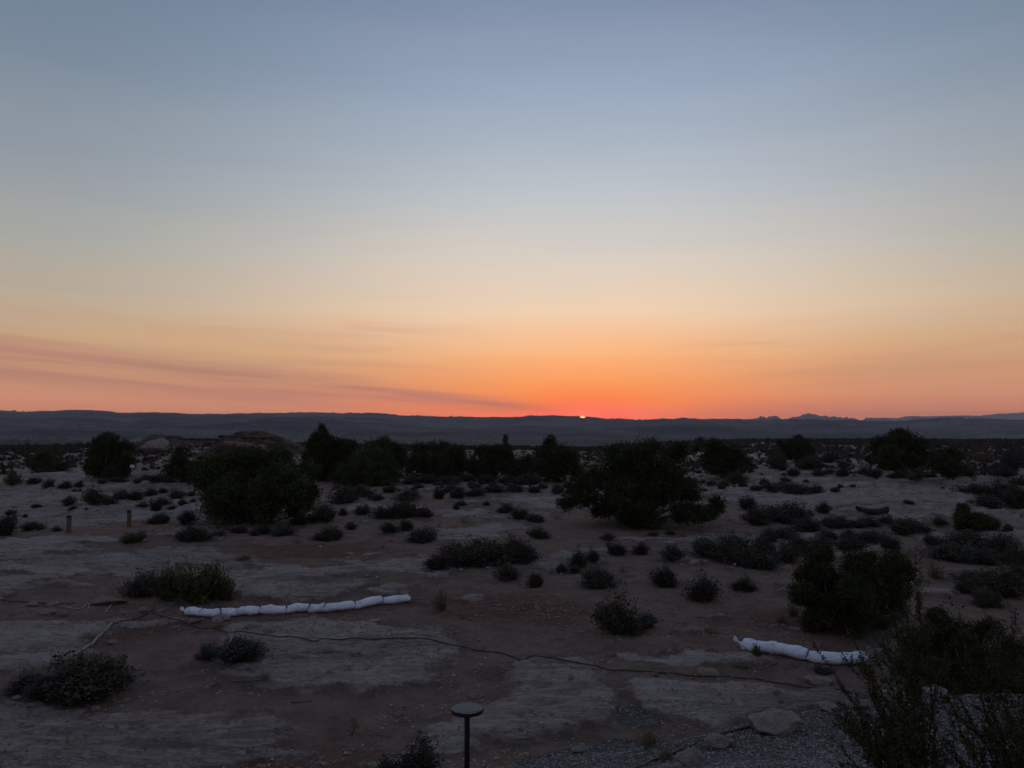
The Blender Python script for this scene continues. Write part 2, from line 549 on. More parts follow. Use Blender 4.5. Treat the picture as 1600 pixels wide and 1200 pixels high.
def ground_mat(name='ground'):
    m_, g_, b = new_mat(name)
    geo = g_.n('ShaderNodeNewGeometry')
    pos = geo.outputs['Position']

    def at(n):
        nd = g_.n('ShaderNodeAttribute', attribute_name=n)
        return nd.outputs['Fac']
    rock, grav, red = at('rock'), at('gravel'), at('red')
    big = g_.noise(pos, .35, 4, .6)
    mid = g_.noise(pos, 1.9, 5, .62)
    fine = g_.noise(pos, 13, 5, .7)
    vf = g_.noise(pos, 60, 3, .7)
    mp = g_.n('ShaderNodeMapping')
    g_.t.links.new(pos, mp.inputs[0])
    mp.inputs['Scale'].default_value = (.55, 2.4, 6)
    mp.inputs['Rotation'].default_value = (0, 0, .12)
    st = g_.noise(mp.outputs[0], 2.3, 6, .66, 1.1)
    st2 = g_.noise(mp.outputs[0], 7.5, 5, .7, .6)
    mp2 = g_.n('ShaderNodeMapping')
    g_.t.links.new(pos, mp2.inputs[0])
    mp2.inputs['Scale'].default_value = (.16, .95, 2)
    mp2.inputs['Rotation'].default_value = (0, 0, .06)
    st3 = g_.noise(mp2.outputs[0], 1.6, 5, .62, .8)
    soil = g_.mix(g_.sstep(mid, .3, .7), (.23, .150, .120), (.355, .24, .196))
    soil = g_.mix(g_.m('MULTIPLY', red, g_.sstep(fine, .25, .6)), soil, (.19, .075, .052))
    soil = g_.mix(g_.m('MULTIPLY', g_.sstep(vf, .54, .66), .75), soil, (.06, .044, .037))
    soil = g_.mix(g_.m('MULTIPLY', g_.sstep(fine, .55, .68), .5), soil, (.36, .28, .235))
    rk = g_.mix(g_.sstep(st, .32, .68), (.37, .305, .275), (.52, .435, .395))
    rk = g_.mix(g_.m('MULTIPLY', g_.sstep(big, .42, .62), .45), rk, (.34, .24, .195))
    rk = g_.mix(g_.m('MULTIPLY', g_.sstep(st2, .57, .66), .42), rk, (.15, .115, .10))
    rk = g_.mix(g_.m('MULTIPLY', g_.sstep(st3, .56, .63), .5), rk, (.19, .155, .14))
    c3 = g_.m('SUBTRACT', 1.0, g_.sstep(g_.m('ABSOLUTE', g_.m('SUBTRACT', st3, .5)), .002, .011))
    c2 = g_.m('SUBTRACT', 1.0, g_.sstep(g_.m('ABSOLUTE', g_.m('SUBTRACT', st, .47)), .002, .012))
    crack = g_.m('MAXIMUM', g_.m('MULTIPLY', c3, g_.sstep(mid, .38, .52)), g_.m('MULTIPLY', c2, g_.sstep(big, .45, .58)))
    rk = g_.mix(g_.m('MULTIPLY', crack, .5), rk, (.05, .04, .036))
    rk = g_.mix(g_.m('MULTIPLY', g_.sstep(vf, .58, .68), .6), rk, (.09, .072, .066))
    gv = g_.mix(g_.sstep(vf, .35, .65), (.07, .062, .06), (.22, .195, .185))
    # thin drifts of soil break up the sheet edges
    rr = g_.m('MULTIPLY', rock, 1.0)
    edge = g_.m('ADD', rr, g_.m('MULTIPLY', g_.m('SUBTRACT', mid, .5), 1.5))
    edge = g_.m('ADD', edge, g_.m('MULTIPLY', g_.m('SUBTRACT', fine, .5), .9))
    fr = g_.sstep(edge, .24, .64)
    c_ = g_.mix(fr, soil, rk)
    c_ = g_.mix(g_.sstep(grav, .3, .6), c_, gv)
    g_.t.links.new(c_, b.inputs['Base Color'])
    b.inputs['Roughness'].default_value = .93
    b.inputs['Specular IOR Level'].default_value = .18
    hs = g_.m('ADD', g_.m('MULTIPLY', fine, 1.0), g_.m('MULTIPLY', vf, .55))
    hr = g_.m('ADD', g_.m('MULTIPLY', crack, -.5), g_.m('MULTIPLY', st, 1.6))
    hr = g_.m('ADD', hr, g_.m('MULTIPLY', st3, .8))
    hr = g_.m('ADD', hr, g_.m('ADD', g_.m('MULTIPLY', st2, .7), g_.m('MULTIPLY', vf, .18)))
    hm = g_.n('ShaderNodeMix', data_type='FLOAT')
    g_.put(hm.inputs[0], fr); g_.put(hm.inputs[2], hs); g_.put(hm.inputs[3], hr)
    bump(g_, b, hm.outputs[0], 1.0, .16)
    return m_


def hills_mat(name, base, dark, pale):
    m_, g_, b = new_mat(name)
    geo = g_.n('ShaderNodeNewGeometry')
    pos = geo.outputs['Position']
    mp = g_.n('ShaderNodeMapping')
    g_.t.links.new(pos, mp.inputs[0])
    mp.inputs['Scale'].default_value = (.35, 1.0, 3.0)
    a_ = g_.noise(mp.outputs[0], .006, 6, .62, .6)
    d_ = g_.noise(mp.outputs[0], .03, 5, .7, .3)
    f_ = g_.noise(mp.outputs[0], .11, 3, .7)
    c_ = g_.mix(g_.sstep(a_, .35, .65), base, dark)
    c_ = g_.mix(g_.m('MULTIPLY', g_.sstep(d_, .55, .68), .75), c_, dark)
    c_ = g_.mix(g_.m('MULTIPLY', g_.sstep(f_, .60, .72), g_.sstep(d_, .55, .40)), c_, pale)
    g_.t.links.new(c_, b.inputs['Base Color'])
    b.inputs['Roughness'].default_value = 1.0
    b.inputs['Specular IOR Level'].default_value = 0.05
    return m_


M_ground = ground_mat()
M_hills = hills_mat('hill_scrub', (.10, .09, .085), (.018, .018, .018), (.34, .30, .27))
M_butte = hills_mat('butte_rock', (.12, .10, .09), (.08, .07, .065), (.16, .13, .12))
M_leaf = simple('juniper_foliage', (.044, .056, .018), .8, .45, 2.2, spec=.15)
M_leafdk = simple('dark_juniper_foliage', (.035, .043, .015), .8, .45, 2.2, spec=.15)
M_sage = simple('sagebrush_leaf', (.052, .052, .040), .85, .35, 4, spec=.15)
M_black = simple('blackbrush_leaf', (.040, .036, .029), .85, .35, 4, spec=.15)
M_green = simple('ephedra_stem', (.060, .070, .022), .8, .4, 4, spec=.2)
M_leggy = simple('leggy_shrub_leaf', (.040, .042, .016), .8, .4, 9, spec=.15)
M_twig = simple('dry_twig', (.10, .072, .058), .9, .3, 8, spec=.1)
M_stem = simple('dark_shrub_stem', (.045, .036, .03), .9, .3, 8, spec=.1)
M_straw = simple('straw_grass', (.17, .13, .075), .9, .3, 8, spec=.1)
M_bark = simple('juniper_bark', (.085, .065, .052), .95, .4, 9, bmp=.5, spec=.1)
M_dead = simple('weathered_grey_wood', (.17, .15, .135), .9, .3, 9, bmp=.4, spec=.1)
M_deadbr = simple('bare_grey_branch', (.085, .075, .066), .9, .3, 9, spec=.1)
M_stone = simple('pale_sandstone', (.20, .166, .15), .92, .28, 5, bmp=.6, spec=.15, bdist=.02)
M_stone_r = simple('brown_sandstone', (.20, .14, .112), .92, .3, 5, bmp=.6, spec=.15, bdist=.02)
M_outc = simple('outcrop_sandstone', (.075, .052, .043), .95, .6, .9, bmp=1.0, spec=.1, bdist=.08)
M_gravel = simple('grey_gravel', (.19, .172, .165), .9, .6, 25, spec=.2)
M_peb = simple('pebble_stone', (.24, .185, .155), .9, .5, 6, spec=.2)
M_post = simple('stained_wood_post', (.12, .08, .058), .85, .3, 20, bmp=.4, spec=.2)
M_dark = simple('black_paint', (.012, .012, .013), .5, .2, 20, spec=.35)
M_cable = simple('black_cable_rubber', (.034, .027, .024), .6, .3, 30, spec=.3)
M_hose = simple('tan_conduit', (.24, .185, .155), .7, .2, 12, spec=.3)
M_rope = simple('pale_rope', (.42, .37, .33), .9, .2, 30, spec=.1)
M_tie = simple('dark_tie_cord', (.02, .022, .028), .8, .2, 30, spec=.2)
M_metal = simple('grey_steel', (.22, .22, .23), .5, .2, 20, metallic=.6)
M_white = simple('white_sign_paint', (.75, .74, .72), .5, .05, 20)
M_log = simple('charred_log', (.035, .035, .034), .9, .5, 6, bmp=.7, spec=.15, bdist=.03)


def cloth_mat():
    m_, g_, b = new_mat('white_sandbag_fabric')
    tc_ = g_.n('ShaderNodeTexCoord')
    p = tc_.outputs['Object']
    n_ = g_.noise(p, 3.5, 5, .6)
    c_ = g_.mix(g_.sstep(n_, .35, .75), (.76, .84, .93), (.66, .72, .81))
    d_ = g_.noise(p, 9, 4, .7)
    c_ = g_.mix(g_.m('MULTIPLY', g_.sstep(d_, .54, .70), .7), c_, (.44, .36, .32))
    g_.t.links.new(c_, b.inputs['Base Color'])
    b.inputs['Roughness'].default_value = .65
    mp = g_.n('ShaderNodeMapping')
    g_.t.links.new(p, mp.inputs[0])
    mp.inputs['Scale'].default_value = (1, 4, 4)
    w = g_.noise(mp.outputs[0], 9, 4, .6, 1.2)
    bump(g_, b, w, 1.0, .035)
    return m_


M_cloth = cloth_mat()


def glass_panel():
    m_, g_, b = new_mat('solar_panel_glass')
    b.inputs['Base Color'].default_value = (.012, .016, .024, 1)
    b.inputs['Roughness'].default_value = .05
    b.inputs['Specular IOR Level'].default_value = .10
    return m_


M_panel = glass_panel()

# ------------------------------------------------------------------ ground and hills
azs_f = np.linspace(-R(41), R(41), 1081)
azs_b = np.linspace(R(41), R(319), 92)[1:-1]
AZ = np.concatenate([azs_f, azs_b])
nA = len(AZ)
RAD = np.concatenate([np.geomspace(1.6, 5.4, 26)[:-1], np.geomspace(5.4, 90, 430)[:-1], np.geomspace(90, 700, 90)])


def fan(name, radii, mat, lo_z=None):
    X = (radii[:, None] * np.sin(AZ)[None]).ravel(); Y = (radii[:, None] * np.cos(AZ)[None]).ravel()
    r = np.hypot(X, Y)
    Z = height(X, Y)
    ro = np.zeros_like(X); gr = ro.copy(); re = ro.copy()
    nr = r < 240
    if nr.any():
        a_, b_, c_ = zones(X[nr], Y[nr])
        ro[nr], gr[nr], re[nr] = a_, b_, c_
        Z[nr] += surf(X[nr], Y[nr], r[nr], a_, b_, c_)
    n = len(radii)
    i = np.arange(n - 1)[:, None] * nA; j = np.arange(nA)[None]; j2 = (j + 1) % nA
    Fq = np.stack([i + j, i + nA + j, i + nA + j2, i + j2], -1).reshape(-1, 4)
    V = np.stack([X, Y, Z], -1)
    me = mesh_np(name, V, Fq, mat, True)
    for nm, arr in (('rock', ro), ('gravel', gr), ('red', re)):
        at = me.attributes.new(nm, 'FLOAT', 'POINT')
        at.data.foreach_set('value', arr.astype(np.float32))
    return obj(name, me, kind='structure')


RN = RAD
gobj = fan('ground', RN, M_ground)
# close the small hole under the photographer's feet
hx = 1.6 * np.sin(AZ); hy = 1.6 * np.cos(AZ)
RF = np.concatenate([np.geomspace(700, 2600, 60)[:-1], np.linspace(2600, 3500, 40), np.geomspace(3600, 12000, 26)])
RF[0] = 700
fan('hills', RF, M_hills)


def butte(name, prof, R0, depth, mat, seed, jag):
    """a mesa / butte group standing far off: plan depth, steep cliffs, talus foot"""
    px = np.array([p[0] for p in prof], float); py = np.array([p[1] for p in prof], float)
    n = int((px[-1] - px[0]) / 1.1) + 2
    xs = np.linspace(px[0], px[-1], n)
    top = np.interp(xs, px, py)
    aa = np.array([math.atan2((x - 800) / F, math.cos(PITCH)) for x in xs])
    te = np.array([tan_el(x, t_) for x, t_ in zip(xs, top)])
    zt = CZ + R0 * te + jag * vnoise(xs * .31, xs * 0, seed) + jag * .6 * vnoise(xs * .9, xs * 0, seed + 1)
    base = PLAIN - 5
    rows = [(-1.0, 0.0), (-.62, .34), (-.45, .5), (-.30, .58), (-.22, .93), (-.1, 1.0), (.3, 1.0), (.5, .9), (.6, .4), (1.0, 0.0)]
    V = []
    for rr, kk in rows:
        R_ = R0 + depth * (rr + .12 * vnoise(xs * .06, xs * 0 + rr * 3, seed + 5))
        endk = np.minimum(1, np.minimum(np.arange(n), n - 1 - np.arange(n)) / 2.0)
        Z = base + (zt - base) * kk * endk
        V.append(np.stack([R_ * np.sin(aa), R_ * np.cos(aa), Z], -1))
    V = np.vstack(V)
    i = np.arange(len(rows) - 1)[:, None] * n; j = np.arange(n - 1)[None]
    Fq = np.stack([i + j, i + j + 1, i + n + j + 1, i + n + j], -1).reshape(-1, 4)
    return obj(name, mesh_np(name, V, Fq, mat, False), kind='structure')


butte('buttes', [(1128, 659), (1150, 657.5), (1160, 656), (1166, 656), (1172, 656.5), (1182, 654), (1187, 651.5), (1190, 652.5), (1193, 651), (1197, 653), (1202, 650.5), (1207, 649.5),
                 (1212, 650), (1216, 654), (1222, 656), (1226, 655), (1233, 654), (1240, 651.5), (1250, 649.5), (1254, 647), (1265, 646.5), (1272, 647), (1276, 649), (1290, 650.5),
                 (1300, 651.5), (1312, 652), (1322, 653), (1336, 653.5), (1342, 658), (1346, 659.5), (1352, 656), (1360, 654.5), (1378, 654.2), (1404, 655), (1414, 657.5),
                 (1421, 656), (1423, 652), (1434, 651), (1436, 650), (1439, 651.5), (1446, 652), (1448, 657), (1462, 658), (1500, 658.5), (1560, 659), (1600, 658)], 6400, 500, M_butte, 301, 7)
butte('mesa', [(1040, 657.5), (1120, 656.8), (1140, 656.5), (1180, 657), (1330, 657), (1348, 656), (1351, 653), (1378, 652.5), (1402, 653.5), (1410, 651), (1416, 650), (1440, 650.5),
               (1500, 649.3), (1530, 649.5), (1555, 647), (1580, 646), (1600, 644.5), (1700, 642), (1900, 645), (2100, 650)], 10000, 700, M_butte, 311, 2)

# ------------------------------------------------------------------ haze
bx = [(-11500, 11500), (-11500, 11500), (PLAIN - 14, 205)]
Vb = [(x, y, z) for x in bx[0] for y in bx[1] for z in bx[2]]
Fb = [(0, 1, 3, 2), (4, 6, 7, 5), (0, 4, 5, 1), (2, 3, 7, 6), (0, 2, 6, 4), (1, 5, 7, 3)]
m_h = bpy.data.materials.new('haze')
m_h.use_nodes = True
m_h.node_tree.nodes.clear()
gh = NT(m_h.node_tree)
pv = gh.n('ShaderNodeVolumePrincipled')
pv.inputs['Color'].default_value = (.64, .735, .93, 1)
pv.inputs['Density'].default_value = HAZE_D
pv.inputs['Anisotropy'].default_value = .3
oh = gh.n('ShaderNodeOutputMaterial')
m_h.node_tree.links.new(pv.outputs[0], oh.inputs['Volume'])
obj('haze', mesh_np('haze', Vb, Fb, m_h), kind='stuff')

# ------------------------------------------------------------------ foliage
rng = np.random.default_rng(7)


def leaves(C, D, L, Wd, rg):
    """one slim triangle pair per leaf: C centres, D directions (unit), L lengths, Wd widths"""
    n = len(C)
    q = rg.normal(size=(n, 3))
    s_ = np.cross(D, q); s_ /= np.linalg.norm(s_, axis=1)[:, None] + 1e-9
    a_ = C - D * L[:, None] * .5; t_ = C + D * L[:, None] * .5
    m1 = C + s_ * Wd[:, None] * .5; m2 = C - s_ * Wd[:, None] * .5
    V = np.stack([a_, m1, t_, m2], 1).reshape(-1, 3)
    i = np.arange(n)[:, None] * 4
    Fc = np.vstack([i + np.array([[0, 1, 2]]), i + np.array([[0, 2, 3]])])
    return V, Fc


def unit(v):
    return v / (np.linalg.norm(v, axis=1)[:, None] + 1e-9)


def tree(name, base, lobes, n_leaf, leaf, mat, label, cat, group, seed, trunk_r=.09, depth=.8, depth_y=None, wood=None, dead=0, hollow=.25, parts=True, shade_floor=True):
    """lobes are (px, py, rx[, ry]) in photograph pixels at the tree's own distance; they become real ellipsoid
    clumps spread in depth round the trunk"""
    rg = np.random.default_rng(seed)
    n_leaf = int(n_leaf * 2.2); leaf *= 1.16
    if depth_y is None:
        bx_, by_, bz_ = hit(*base)
    else:
        d = ray(*base); k_ = depth_y / d[1]
        bx_, by_ = d[0] * k_, depth_y
        bz_ = ground_z(bx_, by_)[0]
    m_px = by_ / math.cos(PITCH) / F          # metres per pixel at this distance (level approx.)
    root = obj(name, None, loc=(bx_, by_, bz_ - .03), label=label, cat=cat, group=group)
    L = []
    for lb in lobes:
        px, py, rx = lb[:3]; ry = lb[3] if len(lb) > 3 else rx * .92
        r = ray(px, py)
        k = by_ / r[1]
        cx = r[0] * k - bx_; cz = CZ + r[2] * k - bz_
        L.append([cx, 0, cz, rx * m_px, ry * m_px])
    L = np.array(L)
    halfw = max(.3, (L[:, 0].max() - L[:, 0].min()) / 2)
    xc = (L[:, 0].max() + L[:, 0].min()) / 2
    # depth: lobes near the middle of the silhouette spread further toward and away
    fx = np.sqrt(np.clip(1 - ((L[:, 0] - xc) / (halfw * 1.15)) ** 2, 0.05, 1))
    L[:, 1] = rg.uniform(-1, 1, len(L)) * halfw * depth * fx
    # a few extra hidden lobes fore and aft make the crown deep
    ex = L[rg.integers(0, len(L), max(2, len(L) // 2))].copy()
    ex[:, 1] = rg.choice([-1, 1], len(ex)) * halfw * depth * .7 * rg.uniform(.6, 1, len(ex))
    ex[:, 0] = xc + (ex[:, 0] - xc) * .6
    ex[:, 2] = np.minimum(ex[:, 2], L[:, 2].mean() + .1) * rg.uniform(.7, 1, len(ex))
    L = np.vstack([L, ex])
    vol = L[:, 3] ** 2 + .02
    pick = rg.choice(len(L), n_leaf, p=vol / vol.sum())
    # small sub-clumps on each lobe's shell
    ncl = max(40, n_leaf // 26)
    pc = rg.choice(len(L), ncl, p=vol / vol.sum())
    dirs = unit(rg.normal(size=(ncl, 3)))
    rad = rg.uniform(hollow, 1.0, ncl) ** .6
    CC = np.stack([L[pc, 0] + dirs[:, 0] * L[pc, 3] * rad, L[pc, 1] + dirs[:, 1] * L[pc, 3] * rad, L[pc, 2] + dirs[:, 2] * L[pc, 4] * rad], -1)
    ok = CC[:, 2] > .04
    CC = CC[ok]; dirs = dirs[ok]; pc = pc[ok]
    sel = rg.integers(0, len(CC), n_leaf)
    spread = (L[pc[sel], 3] * .22 + leaf * .8)
    C = CC[sel] + rg.normal(size=(n_leaf, 3)) * spread[:, None] * np.array([1, 1, .8]) * .6
    C[:, 2] = np.maximum(C[:, 2], .03)
    D = unit(dirs[sel] * .7 + rg.normal(size=(n_leaf, 3)) * .55 + np.array([0, 0, .35]))
    V, Fc = leaves(C, D, leaf * rg.uniform(.6, 1.5, n_leaf), leaf * .42 * rg.uniform(.6, 1.3, n_leaf), rg)
    cr = obj('crown', mesh_np('crown', V, Fc, mat), root)
    mb = MB()
    wood = wood or M_bark
    order = np.argsort(-L[:, 3])[:26]
    for q, i in enumerate(order):
        c_ = L[i, :3]
        m1 = np.array([c_[0] * .25, c_[1] * .25, max(.12, c_[2] * .35)]) + rg.normal(size=3) * .06 * halfw
        m2 = np.array([c_[0] * .65, c_[1] * .65, c_[2] * .72]) + rg.normal(size=3) * .08 * halfw
        r0 = trunk_r * (1.0 if q < 3 else rg.uniform(.35, .7))
        P = np.array([[rg.normal() * trunk_r * .5, rg.normal() * trunk_r * .5, -.1], m1, m2, c_])
        tt = np.linspace(0, 1, 8)
        Pi = bez(P, tt) + rg.normal(size=(8, 3)) * .02 * halfw
        mb.tube(Pi, r0 * (1 - .82 * tt), 6)
    mb.build('trunk', wood, root)
    mb = MB()
    for q in range(dead):
        i = rg.integers(0, len(L))
        c_ = L[i, :3] * rg.uniform(.5, .9)
        d_ = unit((c_ - np.array([0, 0, c_[2] * .5]))[None] + rg.normal(size=(1, 3)) * .3)[0]
        ln = halfw * rg.uniform(.35, .75)
        tt = np.linspace(0, 1, 7)
        P0 = c_ + d_[None] * (tt * ln)[:, None] + np.cumsum(rg.normal(size=(7, 3)) * .05 * ln, 0)
        P0[:, 2] = np.maximum(P0[:, 2], .04)
        mb.tube(P0, trunk_r * .10 * (1 - .8 * tt), 4)
        for k in range(3):
            s0 = P0[rg.integers(2, 6)]
            d2 = unit(d_[None] + rg.normal(size=(1, 3)) * .7)[0]
            t2 = np.linspace(0, 1, 4)
            mb.tube(s0 + d2[None] * (t2 * ln * .4)[:, None] + rg.normal(size=(4, 3)) * .02 * ln, trunk_r * .05 * (1 - .7 * t2), 4)
    if dead:
        mb.build('dead_branches', M_deadbr, root, kind='stuff')
    return root


def bez(P, tt):
    tt = tt[:, None]
    return P[0] * (1 - tt) ** 3 + 3 * P[1] * tt * (1 - tt) ** 2 + 3 * P[2] * tt ** 2 * (1 - tt) + P[3] * tt ** 3


GJ = 'junipers and dark trees across the flat'
tree('juniper_tree', (412, 818), [(345, 735, 30), (385, 724, 30), (425, 725, 30), (455, 745, 28), (480, 770, 24), (333, 775, 24), (370, 775, 34), (430, 775, 34), (350, 800, 22),
     (465, 795, 20), (402, 711, 14), (440, 709, 13), (362, 713, 14), (327, 750, 16), (493, 765, 12), (330, 725, 12), (478, 735, 14), (395, 800, 24, 16), (380, 705, 9)],
     26000, .085, M_leaf, 'large round dark green juniper, the leftmost broad tree, reaching the ground beside pale slickrock', 'tree', GJ, 11, .13, .8, dead=8)
tree('juniper_tree', (1000, 820), [(985, 713, 22), (1018, 707, 18), (1048, 706, 14), (1052, 698, 9), (960, 732, 28), (1008, 738, 38), (1045, 742, 30), (975, 770, 32), (1020, 785, 34, 28), (1062, 770, 22),
     (1070, 792, 18, 12), (930, 748, 22), (906, 757, 18), (892, 770, 15), (884, 784, 13, 10), (914, 776, 16), (940, 790, 20), (1090, 777, 18, 10), (1112, 782, 13, 8), (1095, 797, 14, 8), (966, 709, 17), (1056, 714, 13), (985, 699, 11), (1030, 697, 12),
     (1000, 697, 10), (955, 800, 16, 10), (1080, 762, 15), (1076, 802, 20, 11), (1114, 794, 13, 9), (1000, 805, 26, 12)],
     34000, .08, M_leafdk, 'widest juniper in the centre, flat topped with low branches sprawling to the right', 'tree', GJ, 12, .14, .75, dead=18)
tree('juniper_tree', (1422, 747), [(1420, 690, 20, 15), (1395, 697, 20, 14), (1447, 697, 20, 14), (1380, 709, 15, 12), (1462, 711, 17, 13), (1420, 706, 26, 14), (1400, 722, 14, 10), (1445, 722, 18, 10),
     (1371, 717, 8, 9), (1482, 720, 13, 10), (1497, 730, 10, 8), (1425, 680, 16, 8), (1460, 735, 12, 7)],
     20000, .11, M_leafdk, 'domed umbrella shaped juniper with visible trunk, beyond the pale slickrock on the right', 'tree', GJ, 13, .17, .8, dead=4)
tree('juniper_tree', (166, 746), [(150, 690, 11), (175, 687, 12), (160, 700, 17), (182, 704, 17), (145, 712, 13), (150, 728, 17), (175, 728, 21), (195, 722, 13), (191, 736, 11), (139, 735, 9), (163, 682, 6), (203, 710, 6)],
     14000, .11, M_leafdk, 'dense nearly black juniper at the far left, in front of the big pale boulder', 'tree', GJ, 14, .12, .7)
tree('pinyon_tree', (500, 752), [(501.5, 665, 2.6, 5), (502, 672, 5, 6), (499, 682, 10, 8), (511, 682, 7, 8), (491, 694, 13, 10), (508, 696, 13, 10), (495, 712, 20, 14), (518, 712, 14, 12), (490, 730, 20, 14),
     (514, 732, 18, 14), (480, 715, 8, 9)],
     14000, .12, M_leafdk, 'tall pointed conical evergreen whose tip rises above the far hills', 'tree', GJ, 15, .12, .8)
tree('juniper_tree', (535, 752), [(520, 690, 8), (533, 693, 9), (547, 697, 12), (540, 716, 16), (530, 735, 14), (552, 725, 12)],
     6500, .12, M_leafdk, 'rounded dark tree touching the right side of the pointed conical evergreen', 'tree', GJ, 16, .1, .8)
tree('juniper_tree', (577, 758), [(575, 718, 24), (550, 737, 20), (602, 735, 22), (575, 742, 24), (533, 747, 13), (618, 742, 12), (558, 712, 14), (598, 714, 16)],
     12000, .10, M_leaf, 'broad rounded juniper in front of the tree line, just right of the conical evergreen', 'tree', GJ, 17, .1, .8, dead=3)
tree('juniper_tree', (605, 742), [(582, 698, 12), (600, 694, 12), (618, 702, 13), (625, 718, 14), (608, 720, 14), (590, 715, 12)],
     6500, .13, M_leafdk, 'dark rounded tree peeking out behind the broad juniper left of centre', 'tree', GJ, 18, .1, .8)
tree('juniper_tree', (688, 748), [(660, 706, 15), (690, 704, 16), (714, 706, 14), (652, 720, 16), (682, 725, 21), (712, 722, 18), (735, 727, 12), (640, 731, 10), (700, 735, 14, 9), (672, 698, 8)],
     11000, .12, M_leafdk, 'low wide dark tree in the middle of the tree line left of centre', 'tree', GJ, 19, .1, .7)
tree('juniper_tree', (772, 748), [(755, 706, 11), (774, 708, 14), (765, 725, 18), (790, 722, 15), (745, 735, 11), (800, 735, 12), (781, 700, 7)],
     9000, .12, M_leafdk, 'dark bushy tree standing just left of the thin leafless spire', 'tree', GJ, 20, .1, .7)
tree('spire_tree', (794, 742), [(790, 683, 1.4, 5), (790, 692, 3, 6), (792, 700, 5, 8), (788, 708, 6, 8), (796, 712, 6, 9), (792, 724, 8, 10)],
     2600, .12, M_leafdk, 'thin ragged spire of a tree sticking up in the centre of the tree line', 'tree', GJ, 21, .08, .6, dead=12)
tree('juniper_tree', (822, 745), [(826, 722, 11), (814, 730, 13), (834, 732, 9), (806, 738, 8)],
     4200, .12, M_leafdk, 'small low dark tree between the thin spire and the round centre juniper', 'tree', GJ, 22, .08, .7)
tree('juniper_tree', (868, 753), [(858, 694, 11), (851, 710, 16), (876, 708, 15), (891, 712, 13), (866, 728, 22), (894, 730, 17), (842, 732, 12), (905, 738, 9), (862, 686, 6)],
     11000, .10, M_leafdk, 'upright round topped juniper directly below the setting sun', 'tree', GJ, 23, .12, .7)
tree('juniper_tree', (1137, 748), [(1110, 694, 10), (1094, 690, 7), (1123, 704, 14), (1145, 712, 17), (1160, 720, 13), (1120, 724, 20), (1150, 731, 17), (1171, 727, 7), (1088, 700, 5), (1130, 695, 6), (1108, 715, 10)],
     9500, .11, M_leafdk, 'ragged topped juniper directly right of the widest central juniper', 'tree', GJ, 24, .12, .7, dead=10)
tree('juniper_tree', (1246, 724), [(1245, 684, 5), (1240, 691, 11), (1254, 695, 9), (1226, 698, 7), (1248, 707, 14), (1263, 706, 9), (1231, 710, 10), (1222, 692, 4)],
     7000, .15, M_leafdk, 'small far dark tree with uneven top, left of the domed juniper', 'tree', GJ, 25, .12, .7)
tree('juniper_bush', (1532, 830), [(1505, 797, 8), (1500, 808, 11), (1520, 812, 11), (1540, 815, 10), (1559, 819, 8), (1506, 819, 11), (1508, 791, 5), (1570, 823, 5)],
     9000, .06, M_leaf, 'low dark green juniper bush at the right edge of the pale slickrock', 'bush', GJ, 26, .05, .7)
tree('juniper_tree', (1314, 985), [(1290, 882, 22), (1330, 876, 24), (1370, 873, 24), (1400, 886, 20), (1413, 905, 14), (1272, 905, 20), (1310, 908, 28), (1355, 905, 28), (1388, 915, 20), (1264, 935, 16),
     (1345, 935, 18), (1262, 957, 13), (1285, 945, 14), (1312, 868, 10), (1345, 863, 9), (1275, 890, 10), (1400, 925, 12), (1335, 950, 16), (1300, 958, 18), (1270, 970, 16), (1345, 965, 16), (1370, 950, 16), (1250, 915, 14), (1385, 940, 14), (1425, 895, 12)],
     36000, .036, M_leafdk, 'gnarled foreground juniper with bare grey twigs behind the right white sandbag roll', 'tree', GJ, 27, .07, .75, dead=34)
tree('juniper_bush', (1512, 1095), [(1470, 1012, 26), (1508, 992, 24), (1540, 1002, 22), (1500, 1030, 32), (1550, 1040, 30), (1452, 1045, 22), (1572, 1060, 20), (1480, 1068, 26), (1525, 1070, 28), (1440, 1062, 12), (1560, 1015, 12), (1590, 1050, 22), (1605, 1080, 22), (1440, 1030, 14), (1500, 975, 14), (1420, 1008, 18), (1402, 1030, 15), (1550, 978, 18), (1588, 1018, 22), (1470, 980, 14)],
     34000, .026, M_leafdk, 'dense low juniper bush behind the gravel bank at lower right', 'bush', GJ, 28, .04, .7, depth_y=9.9, dead=12)
tree('juniper_bush', (284, 753), [(285, 714, 11), (276, 731, 16), (296, 735, 15), (266, 743, 8), (285, 704, 6), (302, 745, 8)],
     7000, .10, M_leafdk, 'small dark juniper between the pale boulder and the large left juniper', 'bush', GJ, 29, .07, .7)
tree('juniper_bush', (76, 736), [(75, 711, 12), (64, 722, 13), (86, 722, 14), (95, 728, 9), (50, 723, 8), (78, 704, 6)],
     6000, .10, M_leaf, 'dusty green bush alone at the far left below the horizon trees', 'bush', GJ, 30, .05, .7)
for i, (bx_, by_, lob, lab) in enumerate([
    (20, 693, [(14, 689, 6, 4), (24, 688, 7, 4)], 'flat dark bush on the left horizon, nearest the picture edge'),
    (42, 693, [(42, 690, 5, 3)], 'smallest dark bush on the left horizon'),
    (71, 692, [(64, 686, 6, 6), (73, 685, 7, 6), (80, 687, 5, 5)], 'wide round topped bush on the left horizon'),
    (97, 692, [(97, 685, 8, 7)], 'single ball shaped bush on the left horizon'),
    (118, 692, [(116, 690, 7, 3), (123, 690, 5, 3)], 'flat bush on the horizon just left of the black juniper'),
    (204, 690, [(198, 684, 5, 4), (206, 685, 5, 4)], 'small bush on the horizon just above the pale boulder'),
    (242, 684, [(238, 680, 6, 3), (248, 679, 5, 3)], 'low bush on the ledge behind the pale boulder'),
]):
    tree('horizon_bush', (bx_, by_ + 3), lob, 900, .22, M_leafdk, lab, 'bush', 'bushes along the left horizon', 60 + i, .06, .7)


